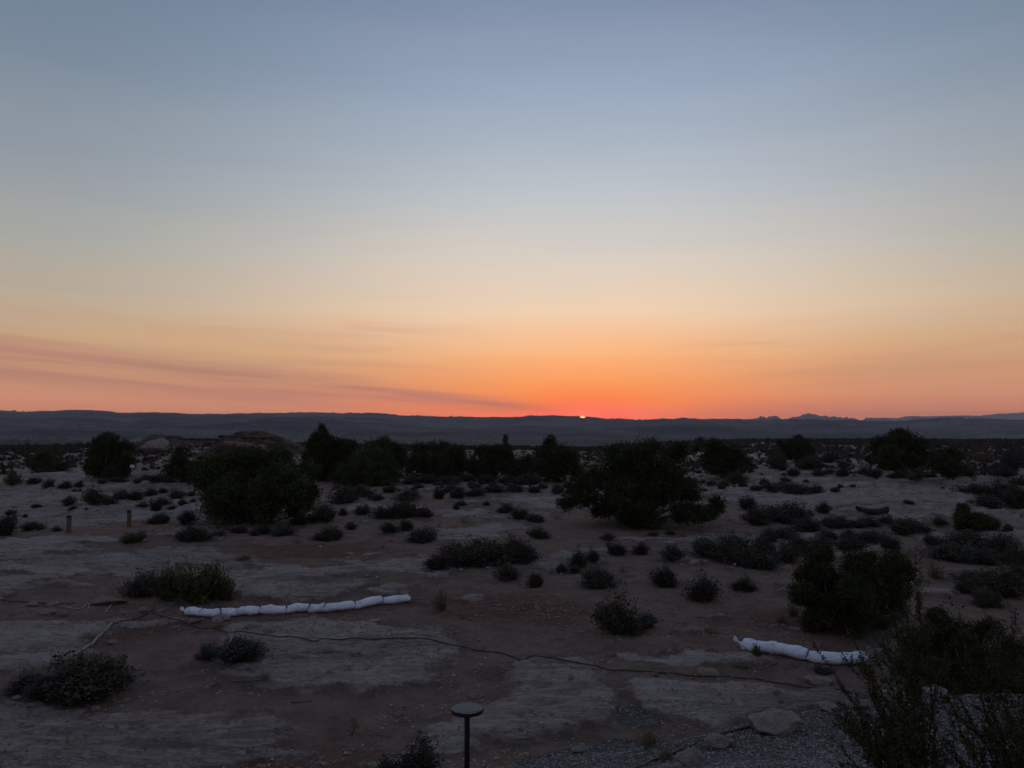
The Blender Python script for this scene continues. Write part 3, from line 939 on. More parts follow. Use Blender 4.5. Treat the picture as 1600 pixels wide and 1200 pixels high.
# dead shrub on the right
def dead_tree(px, py, h_px, w_px, label, seed, mat=M_bark):
    rg = np.random.default_rng(seed)
    x, y, z = hit(px, py)
    mp_ = y / F
    mb = MB()
    H = h_px * mp_; Wd = w_px * mp_

    def grow(p, d, ln, r, lv):
        tt = np.linspace(0, 1, 6)
        P = p + d[None] * (tt * ln)[:, None] + np.cumsum(rg.normal(size=(6, 3)) * ln * .05, 0) * tt[:, None]
        mb.tube(P, r * (1 - .55 * tt), 5)
        if lv:
            for k in range(3 if lv > 1 else 4):
                q = P[rg.integers(2, 6)]
                d2 = unit((d + rg.normal(size=3) * np.array([.7, .5, .35]))[None])[0]
                grow(q, d2, ln * rg.uniform(.45, .75), r * .55, lv - 1)
    for k in range(3):
        d = unit(np.array([[rg.normal() * .35 * Wd / H, rg.normal() * .3, 1.0]]))[0]
        grow(np.array([0, 0, -.03]), d, H * .5, H * .026, 3)
    return mb.build('dead_shrub', mat, None, loc=(x, y, z), label=label, cat='shrub', group='leafless dead shrubs')


dead_tree(1431, 880, 34, 26, 'small bare dead shrub with forked black stem behind the foreground juniper', 5)
dead_tree(548, 1150, 34, 42, 'small leafless twiggy shrub on bare soil left of the round solar lamp', 6, M_twig)
dead_tree(1448, 985, 34, 20, 'short broken black snag between the two lower right junipers', 8)
dead_tree(1085, 812, 24, 70, 'tangle of bare low branches at the right foot of the widest juniper', 9)


# ------------------------------------------------------------------ shrubs
def shrub_proto(kind, seed):
    """unit shrub: about 1 wide, 1 high (scaled on placing); returns (foliage mesh, stem mesh)"""
    rg = np.random.default_rng(seed)
    mb = MB()
    n = {'sage': 64, 'black': 66, 'green': 100, 'twig': 40, 'grass': 60}[kind]
    C = []; D = []
    nd = {'sage': 5, 'black': 4, 'green': 4, 'twig': 2, 'grass': 2}[kind]
    th0 = rg.uniform(0, 6.28, nd); rd0 = rg.uniform(.05, .30, nd)
    dome = [(math.cos(t_) * q, math.sin(t_) * q * .9, rg.uniform(.20, .34), rg.uniform(.45, 1.0)) for t_, q in zip(th0, rd0)]
    dome[0] = (dome[0][0] * .4, dome[0][1] * .4, .32, 1.0)
    for i in range(n):
        dx_, dy_, dr_, dh_ = dome[rg.integers(0, nd)]
        th = rg.uniform(0, 2 * math.pi)
        ph = rg.uniform(0, 1) ** .6
        stray = rg.uniform() < .12
        rad = dr_ * ph * (1.25 if stray else 1)
        topz = (math.sqrt(max(0, 1 - (ph * .96) ** 2)) * .8 + .12) * dh_ * rg.uniform(.65, 1.12) * (1.2 if stray else 1)
        tip = np.array([dx_ + math.cos(th) * rad, dy_ + math.sin(th) * rad, topz])
        P = np.array([[dx_ * .4, dy_ * .4, 0], [dx_ * .7 + math.cos(th) * rad * .35, dy_ * .7 + math.sin(th) * rad * .35, topz * .25],
                      [dx_ + math.cos(th) * rad * .8, dy_ + math.sin(th) * rad * .8, topz * .6], tip])
        P[0, :2] += rg.normal(size=2) * .04
        tt = np.linspace(0, 1, 5)
        Q = bez(P, tt) + rg.normal(size=(5, 3)) * .015
        mb.tube(Q, .011 * (1 - .7 * tt) * (.6 if kind == 'grass' else 1), 3, caps=False)
        m_ = {'sage': 66, 'black': 56, 'green': 34, 'twig': 12, 'grass': 10}[kind]
        if stray: m_ //= 3
        u = rg.uniform(.28 if kind != 'green' else .15, 1.05, m_)
        B = bez(P, u)
        sp = {'sage': .055, 'black': .06, 'green': .03, 'twig': .06, 'grass': .03}[kind]
        C.append(B + rg.normal(size=(m_, 3)) * sp)
        dd = (bez(P, u + .05) - B); dd = unit(dd)
        D.append(unit(dd * (1.0 if kind != 'green' else 1.6) + rg.normal(size=(m_, 3)) * .55))
    C = np.vstack(C); D = np.vstack(D)
    ok = C[:, 2] > .015
    C = C[ok]; D = D[ok]; N = len(C)
    ll = {'sage': .062, 'black': .055, 'green': .095, 'twig': .06, 'grass': .16}[kind]
    ww = {'sage': .034, 'black': .036, 'green': .018, 'twig': .018, 'grass': .012}[kind]
    V, Fc = leaves(C, D, ll * rg.uniform(.6, 1.4, N), ww * rg.uniform(.7, 1.3, N), rg)
    mats = {'sage': M_sage, 'black': M_black, 'green': M_green, 'twig': M_twig, 'grass': M_straw}[kind]
    fm = mesh_np('foliage', V, Fc, mats)
    V2 = np.vstack(mb.V); F2 = np.vstack(mb.F)
    sm = mesh_np('stems', V2, np.vstack([F2[:, [0, 1, 2]], F2[:, [0, 2, 3]]]), M_twig if kind != 'grass' else M_straw)
    return fm, sm


PROTO = {'s': [shrub_proto('sage', 100 + i) for i in range(6)], 'd': [shrub_proto('black', 120 + i) for i in range(5)],
         'g': [shrub_proto('green', 140 + i) for i in range(4)], 't': [shrub_proto('twig', 160 + i) for i in range(4)],
         'r': [shrub_proto('grass', 180 + i) for i in range(3)]}
KW = {'s': ('sagebrush', 'grey'), 'd': ('blackbrush', 'dark'), 'g': ('green_shrub', 'green'), 't': ('twiggy_shrub', 'sparse brown'), 'r': ('grass_tuft', 'straw coloured')}
ORD = ['', 'first', 'second', 'third', 'fourth', 'fifth', 'sixth', 'seventh', 'eighth', 'ninth', 'tenth', 'eleventh', 'twelfth', 'thirteenth', 'fourteenth', 'fifteenth', 'sixteenth']

SHRUBS = {
    'left of the near black juniper': [(15, 760, 40, 22, 'g'), (48, 758, 24, 11, 'd'), (73, 763, 24, 13, 's'), (98, 765, 24, 12, 's'), (95, 736, 26, 12, 's'), (121, 763, 16, 12, 'd')],
    'in front of the foot of the black left juniper': [(157, 757, 15, 9, 's'), (182, 755, 26, 10, 's'), (212, 757, 14, 8, 'd'), (245, 755, 36, 15, 's'), (262, 756, 24, 10, 'd'), (312, 756, 22, 10, 's'), (224, 752, 20, 10, 's')],
    'in the band behind the right wooden post': [(183, 781, 28, 14, 's'), (210, 784, 34, 18, 'd'), (232, 776, 26, 12, 's'), (252, 772, 17, 10, 'd'), (272, 781, 24, 16, 's'), (297, 776, 15, 8, 's'), (300, 786, 11, 6, 'd'), (283, 790, 17, 9, 's'), (222, 794, 22, 8, 's')],
    'between the wooden posts and the black juniper': [(104, 791, 20, 16, 's'), (138, 790, 50, 24, 's'), (166, 790, 26, 13, 's'), (111, 799, 14, 8, 'd'), (54, 795, 18, 8, 'd'), (133, 799, 10, 6, 'd')],
    'around the left wooden post': [(12, 806, 16, 9, 'd'), (37, 809, 10, 6, 'd'), (6, 838, 38, 36, 'd'), (45, 831, 36, 15, 's'), (87, 832, 17, 9, 's')],
    'between the right wooden post and the large left juniper': [(237, 800, 24, 19, 'd'), (252, 792, 22, 14, 's'), (243, 820, 35, 16, 's'), (290, 820, 38, 22, 'd'), (268, 797, 12, 8, 's')],
    'below the two wooden posts': [(198, 853, 50, 21, 'g'), (292, 850, 57, 26, 's'), (377, 876, 38, 10, 'r'), (342, 838, 20, 8, 's')],
    'along the right foot of the large left juniper': [(411, 837, 26, 17, 'd'), (436, 839, 42, 17, 's'), (395, 839, 18, 12, 'd'), (464, 832, 8, 11, 't'), (458, 852, 28, 17, 't'), (500, 817, 52, 25, 's'), (470, 822, 36, 16, 'd'), (372, 834, 34, 12, 's')],
    'in the patch right of the large left juniper': [(530, 789, 50, 25, 's'), (562, 778, 42, 18, 's'), (586, 783, 30, 12, 's'), (610, 771, 28, 12, 'd'), (632, 784, 46, 17, 's'), (535, 807, 17, 13, 'd'), (565, 807, 28, 18, 's'), (548, 829, 21, 13, 's'), (540, 772, 24, 10, 's')],
    'on the bare soil left of centre': [(510, 847, 48, 21, 's'), (600, 812, 46, 20, 's'), (636, 811, 56, 27, 's'), (662, 810, 30, 18, 'd'), (608, 834, 30, 18, 's'), (630, 832, 26, 21, 'd'), (662, 850, 62, 26, 's'), (599, 858, 14, 9, 't'), (564, 862, 10, 9, 't')],
    'in front of the middle tree line, near row': [(684, 781, 26, 19, 'd'), (715, 780, 32, 18, 's'), (742, 777, 34, 15, 's'), (720, 792, 21, 9, 's'), (711, 798, 12, 10, 'd'), (687, 825, 16, 11, 't'), (730, 820, 28, 19, 't'), (735, 839, 8, 8, 't'), (760, 791, 11, 8, 'd')],
    'in the long row at the foot of the middle trees': [(640, 758, 28, 14, 's'), (665, 757, 40, 15, 's'), (700, 758, 36, 14, 's'), (728, 754, 32, 13, 's'), (760, 757, 30, 14, 's'), (790, 756, 28, 14, 's'), (652, 766, 22, 10, 'd'), (771, 771, 38, 13, 's'), (742, 765, 24, 10, 's'), (705, 768, 22, 9, 's'), (798, 768, 20, 11, 's')],
    'below the round juniper under the sun': [(824, 759, 50, 17, 's'), (808, 771, 25, 12, 's'), (833, 771, 21, 13, 'd'), (871, 773, 22, 18, 's'), (848, 765, 18, 9, 's')],
    'left of the low branches of the widest juniper': [(766, 804, 21, 11, 't'), (790, 803, 27, 15, 's'), (812, 813, 32, 18, 's'), (836, 818, 28, 15, 's'), (868, 814, 22, 13, 't'), (843, 843, 38, 15, 's')],
    'in the long dark clump right of centre left': [(690, 894, 50, 28, 'd'), (730, 890, 70, 38, 's'), (775, 886, 72, 42, 's'), (815, 882, 50, 34, 's'), (712, 880, 50, 30, 's'), (755, 874, 54, 30, 's'), (797, 870, 40, 26, 's')],
    'just below the long dark central clump': [(794, 910, 38, 26, 's'), (833, 921, 31, 27, 'd'), (860, 899, 12, 16, 't'), (878, 897, 22, 15, 's'), (899, 897, 22, 13, 's')],
    'below the widest central juniper': [(903, 889, 32, 27, 'd'), (926, 881, 28, 23, 'd'), (960, 869, 38, 21, 'd'), (1003, 870, 36, 21, 'd'), (1055, 878, 37, 25, 's'), (950, 845, 24, 12, 's'), (1072, 842, 26, 12, 't'), (1048, 838, 18, 9, 's'), (971, 897, 27, 17, 't'), (1020, 838, 18, 7, 's')],
    'on the open soil in the centre right': [(933, 921, 58, 32, 's'), (975, 997, 84, 60, 's'), (1042, 919, 51, 34, 'd'), (1100, 944, 56, 38, 'd'), (1168, 926, 40, 22, 's'), (1115, 993, 24, 15, 'r'), (1098, 885, 12, 10, 't'), (1010, 985, 36, 26, 'd')],
    'right of the widest juniper behind the slickrock': [(1128, 797, 14, 10, 'd'), (1170, 798, 34, 21, 'd'), (1133, 761, 19, 9, 's'), (1158, 757, 36, 18, 's'), (1162, 762, 18, 8, 'd'), (1182, 768, 24, 10, 'd'), (1195, 758, 18, 10, 's')],
    'in the thick band right of the widest juniper': [(1190, 822, 50, 26, 's'), (1225, 818, 70, 34, 's'), (1250, 822, 50, 30, 's'), (1165, 838, 21, 9, 't'), (1100, 839, 20, 9, 't'), (1272, 834, 60, 25, 's'), (1290, 805, 31, 20, 'd'), (1235, 845, 40, 22, 's'), (1205, 848, 34, 20, 's')],
    'in the sage band left of the gnarled foreground juniper': [(1110, 872, 50, 32, 's'), (1140, 880, 60, 38, 's'), (1170, 888, 60, 34, 's'), (1200, 893, 60, 34, 's'), (1150, 862, 60, 28, 's'), (1195, 868, 50, 26, 's'), (1232, 880, 40, 30, 's')],
    'on the far side of the pale slickrock, left part': [(1218, 736, 38, 28, 's'), (1270, 735, 46, 20, 's'), (1297, 724, 25, 17, 's'), (1242, 745, 26, 15, 'd'), (1282, 745, 22, 11, 's'), (1296, 742, 18, 10, 's'), (1322, 746, 27, 15, 's'), (1319, 733, 16, 11, 'd'), (1258, 722, 18, 9, 's'), (1205, 727, 16, 12, 's')],
    'around the trunk of the domed juniper': [(1350, 721, 21, 19, 't'), (1347, 732, 12, 11, 't'), (1352, 743, 20, 12, 's'), (1374, 747, 32, 13, 's'), (1400, 749, 20, 10, 's'), (1490, 746, 32, 13, 's'), (1456, 748, 26, 11, 's'), (1520, 747, 28, 15, 's'), (1500, 737, 22, 14, 's')],
    'at the far right behind the slickrock': [(1548, 725, 46, 34, 't'), (1592, 740, 40, 38, 'd'), (1575, 747, 34, 18, 's'), (1560, 738, 24, 12, 's'), (1598, 716, 24, 16, 's')],
    'in a strip on the pale slickrock, left side': [(1230, 754, 22, 8, 'd'), (1260, 756, 13, 7, 'd'), (1208, 770, 44, 14, 's'), (1245, 773, 52, 18, 's'), (1276, 772, 26, 13, 's'), (1310, 770, 19, 9, 'd'), (1224, 762, 24, 9, 's')],
    'alone in cracks of the pale slickrock': [(1335, 763, 13, 6, 'd'), (1371, 762, 16, 10, 't'), (1422, 789, 19, 7, 's')],
    'on the right border of the pale slickrock': [(1538, 777, 60, 24, 's'), (1572, 785, 62, 34, 's'), (1598, 796, 44, 38, 's'), (1548, 794, 52, 20, 's'), (1600, 760, 30, 14, 's')],
    'in the strip below the dark fallen log': [(1316, 827, 50, 18, 's'), (1347, 826, 30, 13, 's'), (1366, 825, 36, 15, 's'), (1392, 821, 28, 14, 's'), (1432, 838, 70, 29, 's'), (1475, 822, 27, 13, 's'), (1461, 854, 28, 18, 's'), (1412, 828, 28, 16, 's'), (1298, 822, 22, 12, 's')],
    'above the crown of the gnarled foreground juniper': [(1330, 845, 26, 16, 's'), (1368, 850, 50, 21, 's'), (1250, 868, 56, 26, 's'), (1292, 866, 50, 24, 's'), (1335, 862, 50, 22, 's'), (1395, 860, 40, 20, 'd'), (1300, 846, 36, 16, 's')],
    'in the dense patch at the right edge': [(1530, 860, 80, 30, 's'), (1572, 868, 60, 40, 's'), (1505, 879, 92, 32, 's'), (1548, 884, 50, 24, 's'), (1595, 886, 50, 30, 's'), (1500, 858, 40, 18, 's')],
    'right of the gnarled foreground juniper': [(1470, 906, 52, 30, 't'), (1540, 916, 62, 26, 's'), (1580, 936, 70, 48, 's'), (1520, 930, 44, 22, 's'), (1548, 950, 46, 26, 's'), (1600, 912, 40, 30, 's'), (1445, 940, 22, 14, 't')],
    'beside the left end of the long sandbag roll': [(212, 936, 68, 42, 's'), (306, 946, 116, 72, 'g'), (262, 942, 56, 54, 'g'), (345, 942, 40, 34, 'g')],
    'in the lower left corner': [(102, 1106, 136, 72, 's'), (132, 1092, 96, 62, 'g'), (22, 1086, 60, 30, 's'), (62, 1098, 60, 44, 's')],
    'on bare ground below the long sandbag roll': [(366, 1040, 96, 44, 's'), (322, 1034, 36, 24, 's'), (410, 1066, 46, 14, 'r'), (338, 985, 34, 12, 'r')],
    'at the bottom edge left of the solar lamp': [(652, 1222, 96, 58, 'd'), (606, 1222, 60, 34, 'd')],
    'beside the right end of the long sandbag roll': [(693, 957, 36, 40, 't'), (720, 968, 20, 12, 'r')],
    'touching the front of the right sandbag roll': [(1186, 1027, 24, 20, 'g'), (1168, 1048, 50, 12, 'r'), (1288, 1056, 30, 13, 's')],
    'at the left foot of the gnarled foreground juniper': [(1245, 965, 36, 30, 't'), (1275, 975, 36, 24, 's'), (1228, 978, 34, 16, 'r'), (1375, 985, 46, 26, 's'), (1410, 968, 44, 30, 's')],
    'growing among the gravel beside the pale boulders': [(1020, 1172, 46, 34, 'r'), (1045, 1190, 40, 22, 'r')],
}
rg = np.random.default_rng(3)
cnt = 0
for zone, items in SHRUBS.items():
    bykind = {}
    for it in items:
        bykind.setdefault(it[4], []).append(it)
    for kd, its in bykind.items():
        its.sort(key=lambda q: q[0])
        for k, (px, py, w, h, _) in enumerate(its):
            nm, adj = KW[kd]
            word = nm.replace('_', ' ')
            if len(its) == 1:
                lab = f'{adj} {word} {zone}' if nm != 'green_shrub' else f'{adj} shrub {zone}'
            else:
                lab = f'{ORD[k + 1]} {adj} {word.replace("green ", "")} from left {zone}'
            x, y, z = hit(px, py - 1)
            mp_ = y / F
            fm, sm = PROTO[kd][cnt % len(PROTO[kd])]
            sx = w * mp_ * 1.22; sz = h * mp_ * (1.22 if w < 60 else 1.04)
            root = obj(nm, fm if w < 30 else None, loc=(x, y + sx * .25, z - .02), label=lab, cat='grass' if kd == 'r' else 'shrub', group='low shrubs and grass tufts scattered over the desert flat')
            root.rotation_euler = (0, 0, rg.uniform(0, 6.28))
            root.scale = (sx, sx * rg.uniform(.85, 1.15), sz)
            if w >= 30:
                obj('foliage', fm, root); obj('stems', sm, root)
            cnt += 1

# far scrub that nobody could count: joined tufts
rg = np.random.default_rng(21)


def scatter_tufts(name, n, rlo, rhi, size, mat, seed, amax=R(38), tri=10, dens=None, flatk=.7):
    rg_ = np.random.default_rng(seed)
    m_ = n * 3
    a = rg_.uniform(-amax, amax, m_); r = np.sqrt(rg_.uniform(rlo ** 2, rhi ** 2, m_))
    x = r * np.sin(a); y = r * np.cos(a)
    keep = np.ones(m_, bool)
    if dens is not None:
        keep = rg_.uniform(0, 1, m_) < dens(x, y)
    x, y = x[keep][:n], y[keep][:n]
    z = ground_z(x, y)
    s_ = size * rg_.uniform(.5, 1.6, len(x))
    sel = np.repeat(np.arange(len(x)), tri)
    d = unit(rg_.normal(size=(len(sel), 3))); d[:, 2] = np.abs(d[:, 2])
    C = np.stack([x[sel], y[sel], z[sel]], -1) + d * s_[sel, None] * np.array([.6, .6, flatk]) * rg_.uniform(.3, 1, len(sel))[:, None]
    V, Fc = leaves(C, unit(d + rg_.normal(size=d.shape) * .4), s_[sel] * .55, s_[sel] * .3, rg_)
    return obj(name, mesh_np(name, V, Fc, mat), kind='stuff')


scatter_tufts('distant_scrub', 15000, 58, 250, .55, M_black, 31, tri=12, dens=lambda x, y: .25 + .75 * (fbm(x * .05, y * .03, 61, 3) > -.05))
scatter_tufts('plain_edge_scrub', 9000, 100, 245, .62, M_black, 34, tri=14, flatk=.7, dens=lambda x, y: .25 + .75 * (fbm(x * .03, y * .02, 66, 4) > -.1))
scatter_tufts('distant_sage', 1600, 58, 230, .5, M_sage, 32, tri=14)
scatter_tufts('mid_scrub', 1100, 38, 74, .26, M_sage, 36, tri=40, flatk=.6, dens=lambda x, y: (1 - zones(x, y)[0]) * (.15 + .85 * (fbm(x * .09, y * .07, 67, 4) > .02)))
scatter_tufts('valley_trees', 26000, 1300, 3300, 2.2, M_leafdk, 33, amax=R(37), tri=6, flatk=.9, dens=lambda x, y: .2 + .8 * (fbm(x * .003, y * .004, 63, 3) > .05))


# pale rubble and pebbles
def ico(sub=1):
    import bmesh
    bm = bmesh.new()
    bmesh.ops.create_icosphere(bm, subdivisions=sub, radius=1)
    V = np.array([v.co[:] for v in bm.verts]); Fc = np.array([[v.index for v in f.verts] for f in bm.faces])
    bm.free()
    return V, Fc


ICO1 = ico(1)
OCT = (np.array([[1, 0, 0], [-1, 0, 0], [0, 1, 0], [0, -1, 0], [0, 0, 1], [0, 0, -1.0]]),
       np.array([[0, 2, 4], [2, 1, 4], [1, 3, 4], [3, 0, 4], [2, 0, 5], [1, 2, 5], [3, 1, 5], [0, 3, 5]]))


def stones_at(name, x, y, s_, mat, seed, shape=OCT, flatz=.6, sink=.25, **kw):
    rg_ = np.random.default_rng(seed)
    z = ground_z(x, y)
    V0, F0 = shape
    n = len(x)
    A = rg_.normal(size=(n, 3, 3)); A, _ = np.linalg.qr(A)
    jit = rg_.uniform(.7, 1.3, (n, len(V0), 1))
    V = np.einsum('nij,vj->nvi', A, V0) * jit * s_[:, None, None] * rg_.uniform(.7, 1.3, (n, 1, 3))
    V[:, :, 2] *= flatz
    V += np.stack([x, y, z + s_ * sink], -1)[:, None]
    Fc = (np.arange(n)[:, None, None] * len(V0) + F0[None]).reshape(-1, 3)
    return obj(name, mesh_np(name, V.reshape(-1, 3), Fc, mat), kind='stuff', **kw)


def in_zone(which, n, box, seed, thr=.5):
    rg_ = np.random.default_rng(seed)
    x = rg_.uniform(box[0], box[1], n * 4); y = rg_.uniform(box[2], box[3], n * 4)
    zz = zones(x, y)
    val = {'gravel': zz[1], 'soil': (1 - zz[0]) * (1 - zz[1]), 'red': zz[2], 'rock': zz[0]}[which]
    k = (rg_.uniform(thr, 1, n * 4) < val)
    return x[k][:n], y[k][:n]


x, y = in_zone('gravel', 26000, (-.5, 7.5, 4.2, 10.5), 41, .3)
stones_at('gravel', x, y, np.random.default_rng(1).uniform(.006, .017, len(x)), M_gravel, 42)
x, y = in_zone('soil', 22000, (-9, 9, 6.2, 18), 43, .1)
cl = fbm(x * .8, y * .8, 71, 3) > .0
x, y = x[cl], y[cl]
stones_at('pebbles', x, y, np.random.default_rng(2).uniform(.005, .02, len(x)) * np.random.default_rng(3).uniform(.6, 1.5, len(x)), M_peb, 44)
x, y = in_zone('red', 2600, (-9, 9, 6.2, 20), 45, .2)
stones_at('red_rubble', x, y, np.random.default_rng(4).uniform(.01, .035, len(x)), M_stone_r, 46)
x, y = in_zone('soil', 1500, (-22, 24, 16, 55), 47, .1)
xr, yr = in_zone('rock', 5000, (-9, 9, 6.2, 22), 52, .2)
kr = fbm(xr * .6, yr * 1.2, 72, 3) > .05
stones_at('rock_crumbs', xr[kr], yr[kr], np.random.default_rng(6).uniform(.006, .022, int(kr.sum())), M_stone_r, 53)
stones_at('scattered_rubble', x, y, np.random.default_rng(5).uniform(.02, .07, len(x)), M_peb, 48)
rg_ = np.random.default_rng(8)
a = rg_.uniform(-R(36), R(38), 2600); r = np.sqrt(rg_.uniform(60 ** 2, 240 ** 2, 2600))
kp = (a > .05) | (rg_.uniform(0, 1, 2600) < .3)
stones_at('far_rubble', (r * np.sin(a))[kp], (r * np.cos(a))[kp], rg_.uniform(.12, .42, int(kp.sum())), M_stone_r, 49, ICO1, .45, .2)
# twigs and litter on the soil
mb = MB()
x, y = in_zone('soil', 500, (-8, 9, 6.2, 17), 51, .1)
z = ground_z(x, y)
rg_ = np.random.default_rng(9)
for i in range(len(x)):
    th = rg_.uniform(0, 6.28); ln = rg_.uniform(.04, .22)
    p0 = np.array([x[i], y[i], z[i] + .006]); d_ = np.array([math.cos(th), math.sin(th), rg_.uniform(0, .15)])
    mb.tube(np.array([p0, p0 + d_ * ln * .5 + rg_.normal(size=3) * .008, p0 + d_ * ln]), .0028, 3, caps=False)
mb.build('twig_litter', M_twig, kind='stuff')


# ------------------------------------------------------------------ boulders and stones
def boulder_mesh(seed, mat, cuts=18, rough=.16, sub=4):
    rg_ = np.random.default_rng(seed)
    V, Fc = ico(sub)
    for k in range(cuts):
        n_ = unit(rg_.normal(size=(1, 3)))[0]; dd = rg_.uniform(.5, .88)
        s_ = V @ n_
        over = np.maximum(0, s_ - dd)
        V = V - over[:, None] * n_[None] * .92
    V = V * (1 + rough * fbm(V[:, 0] * 2.3 + V[:, 2], V[:, 1] * 2.3 + 4 + V[:, 2] * 1.7, seed, 4))[:, None]
    lo, hi = V.min(0), V.max(0)
    V = (V - (lo + hi) / 2) / ((hi - lo) / 2)
    return mesh_np('stone', V, Fc, mat, True)


BOULD = [boulder_mesh(200 + i, M_stone) for i in range(6)]
BOULD_R = [boulder_mesh(210 + i, M_stone_r) for i in range(4)]


def stone(px, py, w, h, label, i, red=False, dep=.8, name='stone', group='loose sandstone rocks on the ground', tilt=0, sink=.22):
    x, y, z = hit(px, py)
    mp_ = y / F
    me = (BOULD_R if red else BOULD)[i % (4 if red else 6)]
    o = obj(name, me, loc=(x, y + w * mp_ * dep * .5, z + h * mp_ * (.42 - sink)), label=label, cat='rock', group=group)
    o.scale = (w * mp_ / 2, w * mp_ * dep / 2, h * mp_ * .62)
    o.rotation_euler = (0, tilt, (i * .37) % .6 - .3)
    return o


stone(231, 711, 50, 27, 'large smooth boulder at the left, below the distant hills', 0, name='boulder', dep=.9, tilt=-.12, sink=.1)
stone(1226, 1150, 84, 30, 'biggest pale rounded boulder at the left end of the gravel bank', 1, name='boulder', dep=.7, tilt=-.12)
stone(1128, 1172, 44, 20, 'pale flat topped rock beside the black cable, left of the biggest gravel boulder', 2, name='boulder')
stone(1085, 1200, 50, 24, 'rounded rock cut by the bottom edge, right of the straw tufts', 3, name='boulder')
stone(1045, 1212, 36, 14, 'small flat rock at the bottom edge, left of its rounded neighbour', 4)
stone(1382, 1094, 38, 18, 'pale block at the top of the gravel bank behind twiggy stems', 5, name='boulder')
stone(1345, 1112, 40, 18, 'squat brown block on the gravel bank rim', 0, True)
stone(1300, 1113, 32, 13, 'low pale stone right of the biggest gravel boulder', 1)
stone(1366, 1078, 26, 13, 'dark topped stone just under the right end of the right sandbag roll', 2, True)
stone(1470, 1087, 46, 10, 'long flat pale slab below the low juniper bush', 3)
stone(1418, 1102, 28, 20, 'small pale block second from left on the bank rim below the juniper', 4)
stone(1286, 1070, 44, 11, 'wide flat pale slab below the right sandbag roll', 5)
for k, (px, py, w, h, rd, lab) in enumerate([
    (45, 948, 22, 7, 0, 'flat pale stone left of the loose white rope'), (70, 962, 24, 12, 0, 'rounded pale stone below the rope, left one'),
    (93, 963, 17, 9, 1, 'brown stone below the loose white rope'), (78, 947, 20, 6, 0, 'thin flat stone above the rounded pale stones'),
    (160, 948, 50, 16, 1, 'long dark red rock behind the loose white rope'), (172, 974, 22, 7, 0, 'flat stone above the tan conduit bend'),
    (221, 958, 14, 11, 0, 'upright pale stone left of the long sandbag roll'), (250, 957, 11, 6, 0, 'small pale stone between the cable fork and the sandbag roll'),
    (300, 975, 22, 9, 1, 'brown stone under the left end of the long sandbag roll'), (341, 973, 30, 11, 0, 'larger pale stone against the front of the long sandbag roll'),
    (392, 984, 26, 9, 0, 'flat stone lying above the black cable'), (417, 989, 19, 9, 0, 'pale stone touching the black cable'),
    (172, 1008, 16, 8, 0, 'pale stone right of the tan conduit'), (195, 1099, 10, 8, 0, 'single white pebble right of the lower left shrubs'),
    (146, 1112, 14, 8, 1, 'brown stone at the right foot of the lower left shrubs'), (382, 1047, 12, 10, 0, 'pale stone left of two under the grey shrub below the roll'),
    (394, 1050, 9, 8, 0, 'pale stone right of two under the grey shrub below the roll'), (12, 1104, 16, 9, 0, 'left pale stone of the pair at the left edge'),
    (22, 1095, 15, 7, 0, 'upper pale stone of the pair at the left edge'), (511, 1020, 15, 8, 1, 'dark stone alone on slickrock below the long sandbag roll'),
    (622, 1120, 15, 8, 0, 'pale stone on soil left of the solar lamp'), (959, 1026, 11, 8, 1, 'brown stone just above the black cable, centre right'),
    (893, 1063, 9, 7, 1, 'dark stone on slickrock below the black cable, centre'),
    (835, 1035, 10, 5, 0, 'small pale stone touching the cable in the centre'), (905, 1178, 26, 8, 0, 'flat pale stone at the left tip of the gravel'),
    (1023, 1058, 12, 8, 1, 'brown stone above the cable, left of the cable joint'), (1110, 1058, 36, 9, 1, 'low dark slab at the cable joint'),
    (986, 912, 14, 7, 0, 'pale stone between the shrubs on the centre right soil'), (1215, 1086, 13, 9, 0, 'small stone left of the wide flat slab'),
    (1222, 1099, 9, 7, 1, 'smallest stone above the biggest gravel boulder'), (1012, 705 + 5, 0, 0, 0, '')]):
    if w:
        stone(px, py, w, h, lab, k, bool(rd))

# ledgy outcrop
rx_, ry_, rz_ = hit(400, 712)
out_root = obj('rock_outcrop', None, loc=(rx_, ry_, rz_), label='dark layered sandstone outcrop rising behind the large left juniper', cat='rock', group=None)


